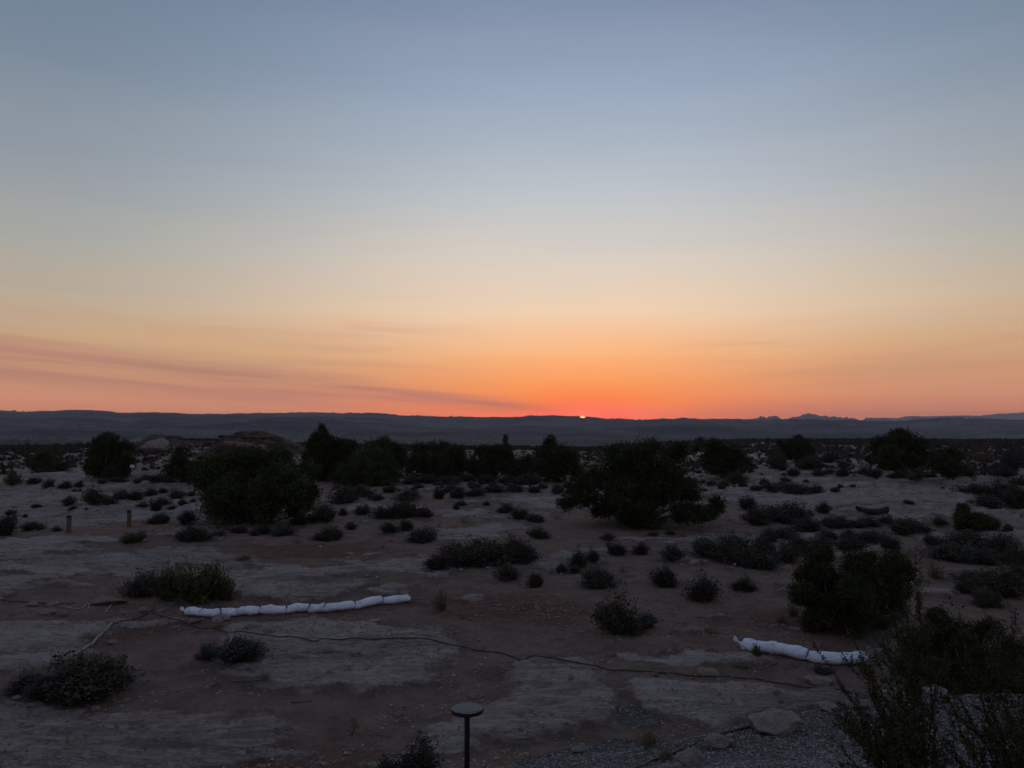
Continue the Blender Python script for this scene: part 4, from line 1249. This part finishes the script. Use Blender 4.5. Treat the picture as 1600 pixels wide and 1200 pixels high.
def ledge(px0, px1, pyt, pyb, dz_=0.0, seed=0, mat=M_outc, name='rock_ledge', slope=0.0):
    """one weathered slab: an uneven plan outline extruded, with an undercut"""
    rg_ = np.random.default_rng(seed)
    k = ry_ / F
    yo = ry_ + dz_
    kk = yo / F
    xc = ((px0 + px1) / 2 - 800) * kk; wd = (px1 - px0) * kk / 2
    zt = CZ - (pyt - 665) * kk; zb = CZ - (pyb - 665) * kk
    n = 30
    th = np.linspace(0, 2 * math.pi, n, endpoint=False)
    rr = 1 + .13 * vnoise(np.cos(th) * 2 + seed, np.sin(th) * 2 + seed, seed) + .06 * rg_.normal(size=n)
    rings = []
    for f_, sc in ((0, .86), (.3, .9), (.45, .98), (.8, 1.0), (.95, .93), (1, .72), (1.04, .3)):
        Z = zb + (zt - zb) * f_
        X = xc + np.cos(th) * wd * sc * rr
        Y = yo + np.sin(th) * wd * .6 * sc * rr
        Zs = Z + slope * (X - xc) + .03 * rg_.normal(size=n)
        rings.append(np.stack([X, Y, Zs], -1))
    V = np.vstack(rings) - np.array([rx_, ry_, rz_])
    nr_ = len(rings)
    i = np.arange(nr_ - 1)[:, None] * n; j = np.arange(n)[None]; j2 = (j + 1) % n
    Fq = np.stack([i + j, i + j2, i + n + j2, i + n + j], -1).reshape(-1, 4)
    T_ = np.vstack([Fq[:, [0, 1, 2]], Fq[:, [0, 2, 3]]])
    cen = len(V)
    V = np.vstack([V, V[-n:].mean(0)])
    jj = np.arange(n)
    T_ = np.vstack([T_, np.stack([(nr_ - 1) * n + jj, (nr_ - 1) * n + (jj + 1) % n, np.full(n, cen)], -1)])
    return obj(name, mesh_np(name, V, T_, mat), out_root)


def rock_mass(prof, yoff, depth, seed, pybase):
    k = (ry_ + yoff) / F
    px = np.array([p[0] for p in prof], float); py = np.array([p[1] for p in prof], float)
    nx, ny = 190, 70
    U = np.linspace(px[0], px[-1], nx); Vv = np.linspace(0, 1, ny)
    top = CZ - (np.interp(U, px, py) - 665) * k; zb = CZ - (pybase - 665) * k
    UU, VV = np.meshgrid(U, Vv)
    X = (UU - 800) * k
    Y = ry_ + yoff + (VV - .35) * depth + .5 * fbm(UU * .05, VV * 3, seed, 3)
    rise = np.clip(VV / .42 + .22 * fbm(UU * .045, VV * 2.5, seed + 1, 4), 0, 1) ** .7 * np.clip((1 - VV) / .45, 0, 1) ** .5
    Z = zb + (top[None] - zb) * rise
    H_ = np.maximum(.01, top.max() - zb)
    q = (Z - zb) / H_ * 8 + .9 * fbm(UU * .03, VV * 2, seed + 2, 3)
    Zt = zb + ((np.floor(q) + smooth(.55, 1.0, q % 1)) - .9 * fbm(UU * .03, VV * 2, seed + 2, 3)) * H_ / 8
    Z = np.where(rise > .97, Z, Zt) + .09 * fbm(UU * .35, VV * 22, seed + 3, 4)
    V = np.stack([X, Y, Z], -1).reshape(-1, 3) - np.array([rx_, ry_, rz_])
    i_ = np.arange(ny - 1)[:, None] * nx; j_ = np.arange(nx - 1)[None]
    Fq = np.stack([i_ + j_, i_ + j_ + 1, i_ + nx + j_ + 1, i_ + nx + j_], -1).reshape(-1, 4)
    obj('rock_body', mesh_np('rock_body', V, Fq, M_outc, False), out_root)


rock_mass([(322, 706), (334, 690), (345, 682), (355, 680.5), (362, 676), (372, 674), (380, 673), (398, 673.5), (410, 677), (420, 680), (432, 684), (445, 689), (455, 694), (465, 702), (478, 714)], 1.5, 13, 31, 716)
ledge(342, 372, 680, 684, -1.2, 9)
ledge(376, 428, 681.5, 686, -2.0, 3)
ledge(352, 376, 690, 695, -3.2, 7, M_stone_r)
ledge(372, 396, 692, 700, -3.6, 7, M_stone)
ledge(396, 416, 696, 704, -3.8, 8, M_stone)
# second low outcrop behind the boulder
rx_, ry_, rz_ = hit(262, 704)
out_root = obj('rock_outcrop', None, loc=(rx_, ry_, rz_), label='low flat capped ledge directly behind the pale boulder', cat='rock')
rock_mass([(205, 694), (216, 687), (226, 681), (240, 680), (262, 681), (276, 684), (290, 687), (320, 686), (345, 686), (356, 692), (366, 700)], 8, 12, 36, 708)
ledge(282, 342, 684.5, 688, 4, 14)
for k, (px, py, w, h, lab) in enumerate([(257, 707, 12, 6, 'broken pale stone nearest the right side of the boulder'), (268, 703, 11, 6, 'flat pale stone right of the boulder, second in line'),
                                         (290, 702, 10, 6, 'small pale stone midway between boulder and outcrop'), (300, 703, 9, 5, 'pale stone rightmost in the rubble beside the boulder')]):
    stone(px, py, w, h, lab, k)

# ------------------------------------------------------------------ sandbag rolls
def tube_path(pts, n, lift):
    P = []
    for px, py in pts:
        x_, y_, z_ = hit(px, py)
        P.append((x_, y_, z_))
    P = np.array(P)
    s_ = np.concatenate([[0], np.cumsum(np.linalg.norm(np.diff(P, axis=0), axis=1))])
    u = np.linspace(0, s_[-1], n)
    Q = np.stack([np.interp(u, s_, P[:, i]) for i in range(3)], -1)
    # smooth
    for _ in range(max(3, n // 40)):
        Q[1:-1] = (Q[:-2] + 2 * Q[1:-1] + Q[2:]) / 4
    Q[:, 2] = ground_z(Q[:, 0], Q[:, 1]) * .5 + Q[:, 2] * .5 + lift
    return Q, u, s_


def sandbag_roll(pts, cuts, radius, label, seed, tail_end):
    """pts: front foot of the roll in photo px; cuts: photo x of the ties"""
    rg_ = np.random.default_rng(seed)
    Q, u, s_ = tube_path(pts, 400, radius * .82)
    Q[:, 1] += radius * .8
    pxs = 800 + Q[:, 0] / Q[:, 1] * F
    root = obj('sandbag_roll', None, loc=tuple(Q[200]), label=label, cat='sandbags', group='white sandbag rolls on the ground')
    O = Q[200]
    edges = [0] + [int(np.argmin(abs(pxs - c_))) for c_ in cuts] + [399]
    for a_, b_ in zip(edges[:-1], edges[1:]):
        m_ = max(14, b_ - a_)
        tt = np.linspace(0, 1, m_)
        P = np.stack([np.interp(tt * (b_ - a_) + a_, np.arange(400), Q[:, i]) for i in range(3)], -1) - O
        P[:, 2] += .012 * np.sin(tt * 3.1 + rg_.uniform(0, 6))
        R_ = radius * rg_.uniform(.92, 1.08) * (1 - .07 * np.exp(-(tt / .05) ** 2) - .07 * np.exp(-((1 - tt) / .05) ** 2))
        R_ *= 1 + .08 * np.sin(tt * math.pi * 2.6 + rg_.uniform(0, 6))
        closed0 = a_ == 0; closed1 = b_ == 399
        if closed0: R_ *= np.sqrt(np.clip(tt / .10, .05, 1))
        if closed1: R_ *= np.sqrt(np.clip((1 - tt) / .10, .05, 1))
        Tn = np.gradient(P, axis=0); Tn = unit(Tn)
        A = unit(np.cross(Tn, [0, 0, 1.0])); B = np.cross(A, Tn)
        K = 28
        th = np.arange(K) * 2 * math.pi / K
        TH, TT = np.meshgrid(th, tt)
        end = np.exp(-(TT / .16) ** 2) + np.exp(-((1 - TT) / .16) ** 2)
        wr = .075 * end * np.sin(TH * 9 + 3 * vnoise(TT * 9, TH, seed + a_)) + .05 * fbm(TT * (b_ - a_) * .06 + a_, np.cos(TH) * 2 + np.sin(TH), seed, 3)
        wr += .06 * np.abs(fbm(TT * (b_ - a_) * .14 + a_ + TH, TH * 1.2, seed + 9, 3))
        RR = R_[:, None] * (1 + wr)
        ver = np.sin(TH)
        V = P[:, None] + A[:, None] * (RR * np.cos(TH) * 1.08)[..., None] + B[:, None] * (RR * np.where(ver < 0, ver * .78, ver * .95))[..., None]
        n_ = m_
        i = np.arange(n_ - 1)[:, None] * K; j = np.arange(K)[None]; j2 = (j + 1) % K
        Fq = np.stack([i + j, i + j2, i + K + j2, i + K + j], -1).reshape(-1, 4)
        V = V.reshape(-1, 3)
        nV = len(V)
        V = np.vstack([V, P[:1], P[-1:]])
        jj = np.arange(K)
        T_ = np.vstack([Fq[:, [0, 1, 2]], Fq[:, [0, 2, 3]], np.stack([(jj + 1) % K, jj, np.full(K, nV)], -1), np.stack([(n_ - 1) * K + jj, (n_ - 1) * K + (jj + 1) % K, np.full(K, nV + 1)], -1)])
        obj('bag_section', mesh_np('bag_section', V, T_, M_cloth, True), root)
        if not closed1:
            p = P[-1]; tdir = Tn[-1]; mb = MB()
            ang = np.linspace(0, 2 * math.pi, 17)
            ring = p + radius * .92 * (A[-1] * np.cos(ang)[:, None] + B[-1] * np.where(np.sin(ang) < 0, np.sin(ang) * .8, np.sin(ang))[:, None]) + tdir * .012 * np.sin(ang * 2)[:, None]
            mb.tube(ring, .0055, 5, caps=False)
            # loose cord ends
            top_ = p + B[-1] * radius * .95
            mb.tube(np.array([top_, top_ + np.array([.02, -.03, .015]), top_ + np.array([.045, -.06, -.02])]), .004, 4)
            mb.build('tie_cord', M_tie, root)
    # gathered, tied-off fabric end
    e = 0 if tail_end == 0 else -1
    P0 = Q[e] - O
    dr = unit((Q[0] - Q[8])[None])[0] if tail_end == 0 else unit((Q[-1] - Q[-9])[None])[0]
    A = unit(np.cross(dr, [0, 0, 1.0])[None])[0]; B = np.cross(A, dr)
    K = 18; th = np.arange(K) * 2 * math.pi / K
    rings = []
    for q, (d_, r_) in enumerate(((-.02, .5), (.015, .22), (.035, .17), (.06, .3), (.085, .42), (.10, .40))):
        rr = radius * r_ * (1 + (.35 * np.sin(th * 5 + q) if q > 2 else .1 * np.sin(th * 7)))
        rings.append(P0 + dr * d_ + np.array([0, 0, .012 * q]) + A * (np.cos(th) * rr)[:, None] + B * (np.sin(th) * rr)[:, None])
    V = np.vstack(rings); n_ = len(rings)
    i = np.arange(n_ - 1)[:, None] * K; j = np.arange(K)[None]; j2 = (j + 1) % K
    Fq = np.stack([i + j, i + j2, i + K + j2, i + K + j], -1).reshape(-1, 4)
    obj('gathered_end', mesh_np('gathered_end', V, Fq, M_cloth, True), root)


sandbag_roll([(288, 964), (322, 965), (352, 964), (385, 963), (411, 961), (452, 960), (487, 958), (520, 957), (557, 953), (575, 949), (598, 945), (620, 944), (641, 943)],
             [322, 352, 382, 411, 452, 487, 512, 557, 598], .082, 'long white sandbag roll of ten tied sections, left of centre', 3, 0)
sandbag_roll([(1160, 1017), (1180, 1021), (1205, 1024), (1230, 1028), (1253, 1032), (1280, 1038), (1310, 1041), (1340, 1041), (1360, 1040)],
             [1206, 1254], .092, 'short white sandbag roll at right, partly behind twiggy stems', 4, 0)


# ------------------------------------------------------------------ cables, hose, rope
def run(name, pts, r, mat, label, cat, n=160, k=6, wob=.0, group=None):
    Q, _, _ = tube_path(pts, n, r * .6)
    gz_ = ground_z(Q[:, 0], Q[:, 1])
    hi = gz_.copy()
    for sh in (1, 2, 3):
        hi[sh:] = np.maximum(hi[sh:], gz_[:-sh] - .004 * sh); hi[:-sh] = np.maximum(hi[:-sh], gz_[sh:] - .004 * sh)
    for _ in range(4):
        hi[1:-1] = np.maximum((hi[:-2] + 2 * hi[1:-1] + hi[2:]) / 4, gz_[1:-1])
    Q[:, 2] = hi + r * .9
    Q[:, 0] += wob * vnoise(np.arange(n) * .11, np.zeros(n), 5)
    mb = MB(); mb.tube(Q - Q[n // 2], r, k)
    return mb.build(name, mat, loc=tuple(Q[n // 2]), label=label, cat=cat, group=group)


run('cable', [(237, 957), (262, 966), (300, 978), (340, 984), (390, 990), (430, 997), (480, 1000), (520, 1001), (560, 999), (600, 998), (640, 998), (680, 1002), (720, 1010), (780, 1020), (850, 1030), (920, 1040),
              (1000, 1050), (1060, 1055), (1110, 1058), (1160, 1061), (1210, 1067), (1270, 1075), (1330, 1084)], .0088, M_cable,
    'long thin black cable crossing the foreground from left to right', 'cable', 300, wob=.012)
run('conduit', [(100, 1034), (118, 1027), (135, 1013), (150, 1000), (162, 988), (172, 980), (184, 973)], .019, M_hose, 'tan flexible conduit curving down toward the lower left shrubs', 'hose', 60, 8)
run('cable', [(184, 973), (200, 970), (215, 968), (226, 962), (236, 956), (240, 953)], .011, M_cable, 'short dark cable joining the tan conduit to the cable fork', 'cable', 40)
run('cable', [(-30, 936), (0, 938), (30, 940), (60, 942), (95, 944), (120, 943)], .009, M_cable, 'thin dark cable at the left edge above the flat stones', 'cable', 60)
run('cable', [(990, 1205), (1020, 1192), (1060, 1174), (1090, 1162), (1120, 1150), (1160, 1140), (1190, 1133), (1210, 1124)], .009, M_cable, 'black cable running diagonally over the gravel to the biggest boulder', 'cable', 60)
run('rope', [(103, 948), (112, 951), (122, 952), (130, 950), (134, 945), (136, 941), (140, 944), (138, 951)], .007, M_rope, 'frayed pale rope loop on the red rock at left', 'rope', 60, 5)
run('rope', [(165, 957), (170, 951), (176, 944), (186, 940), (200, 941)], .008, M_rope, 'pale rope end curving over red rock right of the rope loop', 'rope', 40, 5)
run('stick', [(1187, 1046), (1200, 1040), (1216, 1036)], .009, M_dead, 'pale bent stick below the green tuft on the right sandbag roll', 'stick', 12, 5)
run('stick', [(455, 1098), (470, 1097), (488, 1096)], .007, M_twig, 'short dark stick on the soil below the grass tuft', 'stick', 12, 5)
run('stick', [(358, 1067), (385, 1066), (415, 1062)], .008, M_dead, 'straight dry stick below the grey shrub under the long roll', 'stick', 12, 5)

# ------------------------------------------------------------------ posts and sign
def wood_post(px, pyb, pyt, wpx, label):
    x, y, z = hit(px, pyb)
    k = y / F
    h = (pyb - pyt) * k; w = wpx * k / 2
    root = obj('wooden_post', None, loc=(x, y, z), label=label, cat='post', group='short wooden marker posts on slickrock')

    def box(name, z0, z1, hw, mat, chamf):
        V = []
        for zz, s_ in ((z0, 1), (z1 - chamf, 1), (z1, 1 - chamf / hw * .8)):
            for sx, sy in ((-1, -.85), (-.85, -1), (.85, -1), (1, -.85), (1, .85), (.85, 1), (-.85, 1), (-1, .85)):
                V.append((sx * hw * s_, sy * hw * s_, zz))
        V = np.array(V); Fq = []
        for rr in range(2):
            for j in range(8):
                Fq.append((rr * 8 + j, rr * 8 + (j + 1) % 8, rr * 8 + 8 + (j + 1) % 8, rr * 8 + 8 + j))
        Fq = np.array(Fq)
        T_ = np.vstack([Fq[:, [0, 1, 2]], Fq[:, [0, 2, 3]], [(16, 16 + j, 17 + j) for j in range(1, 7)]])
        obj(name, mesh_np(name, V, T_, mat), root)
    box('post_shaft', -.1, h * .84, w, M_post, .002)
    box('dark_cap', h * .84, h, w * 1.04, M_dark, w * .3)
    return root


wood_post(107.3, 832, 805, 5.2, 'left one of two short brown wooden posts with dark tops')
wood_post(201.3, 824, 797, 4.8, 'right one of two short brown wooden posts with dark tops')
x, y, z = hit(206.5, 755)
k = y / F
sg = obj('trail_sign', None, loc=(x, y, z), label='tiny white sign on a thin pole at the right foot of the black juniper', cat='sign')
mb = MB(); mb.tube([(0, 0, -.1), (0, 0, 27 * k)], .022, 8); mb.build('pole', M_metal, sg)


def plate(name, hw, hh, th, zc, mat, parent, y0=0, n=5, rad=.25):
    """rounded rectangular plate facing the camera side"""
    pts = []
    rd = min(hw, hh) * rad
    for cx_, cz_, a0 in ((hw - rd, hh - rd, 0), (-hw + rd, hh - rd, 90), (-hw + rd, -hh + rd, 180), (hw - rd, -hh + rd, 270)):
        for i in range(n):
            t_ = R(a0 + 90 * i / (n - 1)); pts.append((cx_ + rd * math.cos(t_), cz_ + rd * math.sin(t_)))
    m_ = len(pts)
    V = [(p[0], y0 - th / 2, zc + p[1]) for p in pts] + [(p[0], y0 + th / 2, zc + p[1]) for p in pts] + [(0, y0 - th / 2, zc), (0, y0 + th / 2, zc)]
    T_ = []
    for i in range(m_):
        j = (i + 1) % m_
        T_ += [(i, m_ + j, j), (i, m_ + i, m_ + j), (2 * m_, i, j), (2 * m_ + 1, m_ + j, m_ + i)]
    return obj(name, mesh_np(name, np.array(V), np.array(T_), mat), parent)


plate('sign_plate', 3.1 * k, 2.1 * k, .02, 26.2 * k, M_white, sg, -.035)
plate('sign_arrow', .9 * k, .8 * k, .006, 26.0 * k, M_dark, sg, -.05)

# ------------------------------------------------------------------ hollow fallen log
x, y, z = hit(1366, 804)
k = y / F
lg = obj('fallen_log', None, loc=(x, y, z), label='dark curved fallen log with broken end lying on the pale slickrock', cat='log')
P = np.array([((px - 1366) * k, .0, (804 - py) * k) for px, py in ((1338.5, 793.5), (1343, 795.2), (1350, 797.8), (1358, 799), (1366, 799.6), (1374, 799.3), (1380, 797.8), (1384, 796.6), (1388, 796))])
tt = np.linspace(0, 1, 40)
Pi = np.stack([np.interp(tt, np.linspace(0, 1, len(P)), P[:, i]) for i in range(3)], -1)
for _ in range(5):
    Pi[1:-1] = (Pi[:-2] + 2 * Pi[1:-1] + Pi[2:]) / 4
rad = np.interp(tt, [0, .06, .3, .6, .8, .88, .94, 1], [3.2, 3.6, 4.3, 4.6, 4.4, 5.0, 5.4, 4.0]) * k
K = 20
th = np.arange(K) * 2 * math.pi / K
rgl = np.random.default_rng(4)
rn = 1 + .10 * fbm(np.cos(th)[None] * 2.5 + 0 * tt[:, None], np.sin(th)[None] * 2.5 + tt[:, None] * 3, 8, 4)
V = Pi[:, None] + (rad[:, None] * rn * np.cos(th))[..., None] * np.array([0, 1.0, 0]) + (rad[:, None] * rn * np.sin(th))[..., None] * np.array([0, 0, 1.0])
V = V.reshape(-1, 3)
# hollow ends: inner ring stepped inward
n_ = 40
e0 = Pi[0] + (V[:K] - Pi[0]) * .72 + np.array([.0, 0, 0]); e0b = Pi[4] + (V[4 * K:5 * K] - Pi[4]) * .6
e1 = Pi[-1] + (V[-K:] - Pi[-1]) * .72; e1b = Pi[-5] + (V[-5 * K:-4 * K] - Pi[-5]) * .6
Vall = np.vstack([e0b, e0, V, e1, e1b, e0b.mean(0)[None], e1b.mean(0)[None]])
nr_ = n_ + 4
i = np.arange(nr_ - 1)[:, None] * K; j = np.arange(K)[None]; j2 = (j + 1) % K
Fq = np.stack([i + j, i + K + j, i + K + j2, i + j2], -1).reshape(-1, 4)
jj = np.arange(K)
T_ = np.vstack([Fq[:, [0, 1, 2]], Fq[:, [0, 2, 3]], np.stack([jj, (jj + 1) % K, np.full(K, nr_ * K)], -1), np.stack([(nr_ - 1) * K + (jj + 1) % K, (nr_ - 1) * K + jj, np.full(K, nr_ * K + 1)], -1)])
obj('trunk', mesh_np('log', Vall, T_, M_log, True), lg)
for nm, ps in (('branch_stub', [(1384, 797), (1382, 801), (1377, 804.5)]), ('branch_stub', [(1341, 798), (1340.5, 801)]), ('branch_stub', [(1353, 802), (1352, 806)]), ('branch_stub', [(1383, 801), (1388, 804)])):
    mb = MB()
    Pq = np.array([((a_ - 1366) * k, -2.2 * k, (804 - b_) * k) for a_, b_ in ps])
    mb.tube(Pq, np.linspace(1.0, .5, len(ps)) * k, 6)
    mb.build(nm, M_log, lg)

# ------------------------------------------------------------------ solar path lamp
d = ray(730, 1106)
kk = 5.4 / d[1]
lx, ly, lz = d[0] * kk, 5.4, CZ + d[2] * kk
gz = float(ground_z(lx, ly)[0])
lamp = obj('solar_path_light', None, loc=(lx, ly, gz), label='round topped black solar path light on a slim post at the bottom centre', cat='garden light')
H = lz - gz
RL = .1135


def lathe(name, prof, mat, parent, n=64):
    th = np.arange(n) * 2 * math.pi / n
    V = np.vstack([np.stack([np.cos(th) * r_, np.sin(th) * r_, np.full(n, z_)], -1) for r_, z_ in prof])
    m_ = len(prof)
    i = np.arange(m_ - 1)[:, None] * n; j = np.arange(n)[None]; j2 = (j + 1) % n
    Fq = np.stack([i + j, i + j2, i + n + j2, i + n + j], -1).reshape(-1, 4)
    me = mesh_np(name, V, Fq, mat, True)
    o = obj(name, me, parent)
    md = o.modifiers.new('edges', 'EDGE_SPLIT'); md.split_angle = R(35)
    return o


lathe('lamp_head', [(.0005, H - .032), (.05, H - .034), (.088, H - .030), (RL - .003, H - .026), (RL, H - .022), (RL, H - .002), (RL - .002, H), (RL - .007, H), (RL - .008, H - .003), (.0005, H - .003)], M_dark, lamp)
lathe('glass_top', [(RL - .0085, H - .0028), (RL - .009, H - .0008), (.0005, H - .0008)], M_panel, lamp)
# square solar cell seen under the glass, corners cut by the rim
ca = R(18)
sq = []
for i in range(48):
    t_ = i / 48 * 2 * math.pi
    q = .083 / max(abs(math.cos(t_ - ca)), abs(math.sin(t_ - ca)))
    q = min(q, RL - .012)
    sq.append((math.cos(t_) * q, math.sin(t_) * q, H + .0004))
mc, gc, bc = new_mat('solar_cell')
bc.inputs['Base Color'].default_value = (.006, .018, .03, 1); bc.inputs['Roughness'].default_value = .05; bc.inputs['Specular IOR Level'].default_value = .08
Vc = np.vstack([np.array(sq), np.array(sq) - np.array([0, 0, .001]), [[0, 0, H + .0004]]])
n48 = 48
T_ = [(i, (i + 1) % n48, 96) for i in range(48)] + [(i, 48 + i, (i + 1) % 48) for i in range(48)] + [((i + 1) % 48, 48 + i, 48 + (i + 1) % 48) for i in range(48)]
obj('solar_cell', mesh_np('solar_cell', Vc, np.array(T_), mc), lamp)
lathe('post', [(.019, -.12), (.019, H - .055), (.0195, H - .034)], M_dark, lamp, 24)
lathe('collar', [(.0196, H - .056), (.026, H - .054), (.028, H - .034)], M_dark, lamp, 24)


# ------------------------------------------------------------------ near leggy shrub, lower right
def leggy(name, base_xy, stems, label, seed, leafm, leaf=.017, r0=.0062):
    """tall thin stems; each stem given by its tip (photo px) and depth"""
    rg_ = np.random.default_rng(seed)
    bx_, by_ = base_xy
    bz = float(ground_z(bx_, by_)[0])
    root = obj(name, None, loc=(bx_, by_, bz), label=label, cat='shrub')
    mb = MB(); C = []; D = []
    for (px, py, dep, br) in stems:
        r = ray(px, py); kk_ = dep / r[1]
        tip = np.array([r[0] * kk_ - bx_, dep - by_, CZ + r[2] * kk_ - bz])
        b0 = np.array([rg_.normal() * .04, rg_.normal() * .04, -.03])
        P = np.array([b0, b0 + (tip - b0) * .3 + np.array([tip[0] * -.12, 0, .1]), b0 + (tip - b0) * .68 + rg_.normal(size=3) * .05, tip])
        n = 16
        tt = np.linspace(0, 1, n)
        Q = bez(P, tt) + rg_.normal(size=(n, 3)) * .007
        mb.tube(Q, r0 * (1 - .7 * tt), 5)
        segs = [(Q, r0 * .6)]
        for q in range(br):
            i0 = rg_.integers(4, n - 1)
            dd = unit((Q[i0] - Q[i0 - 2])[None])[0]
            d2 = unit((dd + rg_.normal(size=3) * np.array([.6, .6, .3]))[None])[0]
            ln = rg_.uniform(.07, .26)
            t2 = np.linspace(0, 1, 7)
            P2 = Q[i0] + d2[None] * (t2 * ln)[:, None] + np.array([0, 0, 1])[None] * (t2 ** 2 * ln * .3)[:, None] + rg_.normal(size=(7, 3)) * .004
            mb.tube(P2, r0 * .45 * (1 - .6 * t2), 4)
            segs.append((P2, .3))
            for w_ in range(2):
                i1 = rg_.integers(2, 6)
                d3 = unit((d2 + rg_.normal(size=3) * .7)[None])[0]
                P3 = P2[i1] + d3[None] * (np.linspace(0, 1, 4) * ln * .4)[:, None]
                mb.tube(P3, r0 * .28, 4)
                segs.append((P3, .2))
        for Pq, _w in segs:
            L_ = np.linalg.norm(Pq[-1] - Pq[0])
            m_ = int(L_ * 210)
            lo = .3 if _w == r0 * .6 else .1
            u = rg_.uniform(lo, 1, m_) * (len(Pq) - 1)
            i0 = np.minimum(u.astype(int), len(Pq) - 2); f_ = (u - i0)[:, None]
            C.append(Pq[i0] * (1 - f_) + Pq[i0 + 1] * f_ + rg_.normal(size=(m_, 3)) * leaf * .55)
            D.append(unit(rg_.normal(size=(m_, 3)) + np.array([0, 0, .7])))
    C = np.vstack(C); D = np.vstack(D)
    V, Fc = leaves(C, D, leaf * rg_.uniform(.6, 1.4, len(C)), leaf * .55 * rg_.uniform(.6, 1.3, len(C)), rg_)
    obj('foliage', mesh_np('foliage', V, Fc, leafm), root)
    mb.build('stems', M_stem, root)
    return root


leggy('leggy_shrub', (2.45, 4.6), [(1412, 905, 4.5, 12), (1395, 960, 4.4, 9), (1435, 930, 4.7, 10), (1375, 1000, 4.3, 8), (1322, 985, 4.5, 3), (1270, 1005, 4.6, 2), (1345, 1020, 4.4, 3), (1450, 980, 4.8, 9),
                                   (1312, 1066, 4.4, 3), (1360, 1080, 4.3, 8), (1420, 1010, 4.5, 9), (1318, 1100, 4.3, 5), (1480, 1010, 4.9, 9), (1440, 1060, 4.5, 8), (1345, 1050, 4.6, 3), (1390, 1040, 4.2, 9), (1300, 1150, 4.2, 6)],
      'tall leggy shrub with tiny leaves at lower right, crossing the short sandbag roll', 71, M_leggy)
leggy('leggy_shrub', (2.95, 4.4), [(1545, 985, 4.6, 9), (1510, 1010, 4.5, 9), (1580, 1000, 4.5, 8), (1480, 1060, 4.4, 8), (1560, 1060, 4.3, 9), (1530, 1080, 4.2, 9), (1595, 1050, 4.3, 8), (1540, 1030, 4.7, 10), (1600, 1090, 4.2, 9), (1475, 1100, 4.4, 9), (1555, 1150, 4.1, 9), (1590, 1160, 4.0, 9), (1510, 1170, 4.0, 9), (1465, 1150, 4.1, 8), (1500, 1120, 4.2, 8), (1620, 1030, 4.4, 6), (1570, 1120, 4.2, 8)],
      'leggy small leaved shrub in the bottom right corner over the gravel', 72, M_leggy)
leggy('leggy_shrub', (2.25, 4.3), [(1390, 1110, 4.2, 9), (1345, 1140, 4.1, 9), (1405, 1080, 4.3, 9), (1375, 1120, 4.1, 9), (1350, 1175, 4.0, 8), (1425, 1160, 4.0, 8), (1385, 1140, 4.0, 9), (1420, 1130, 4.3, 9), (1370, 1160, 4.1, 9), (1325, 1120, 4.1, 6), (1440, 1150, 4.2, 8), (1400, 1170, 4.0, 8)],
      'lowest olive leaved shrub rising from the gravel at the bottom right', 73, M_leggy, .019)
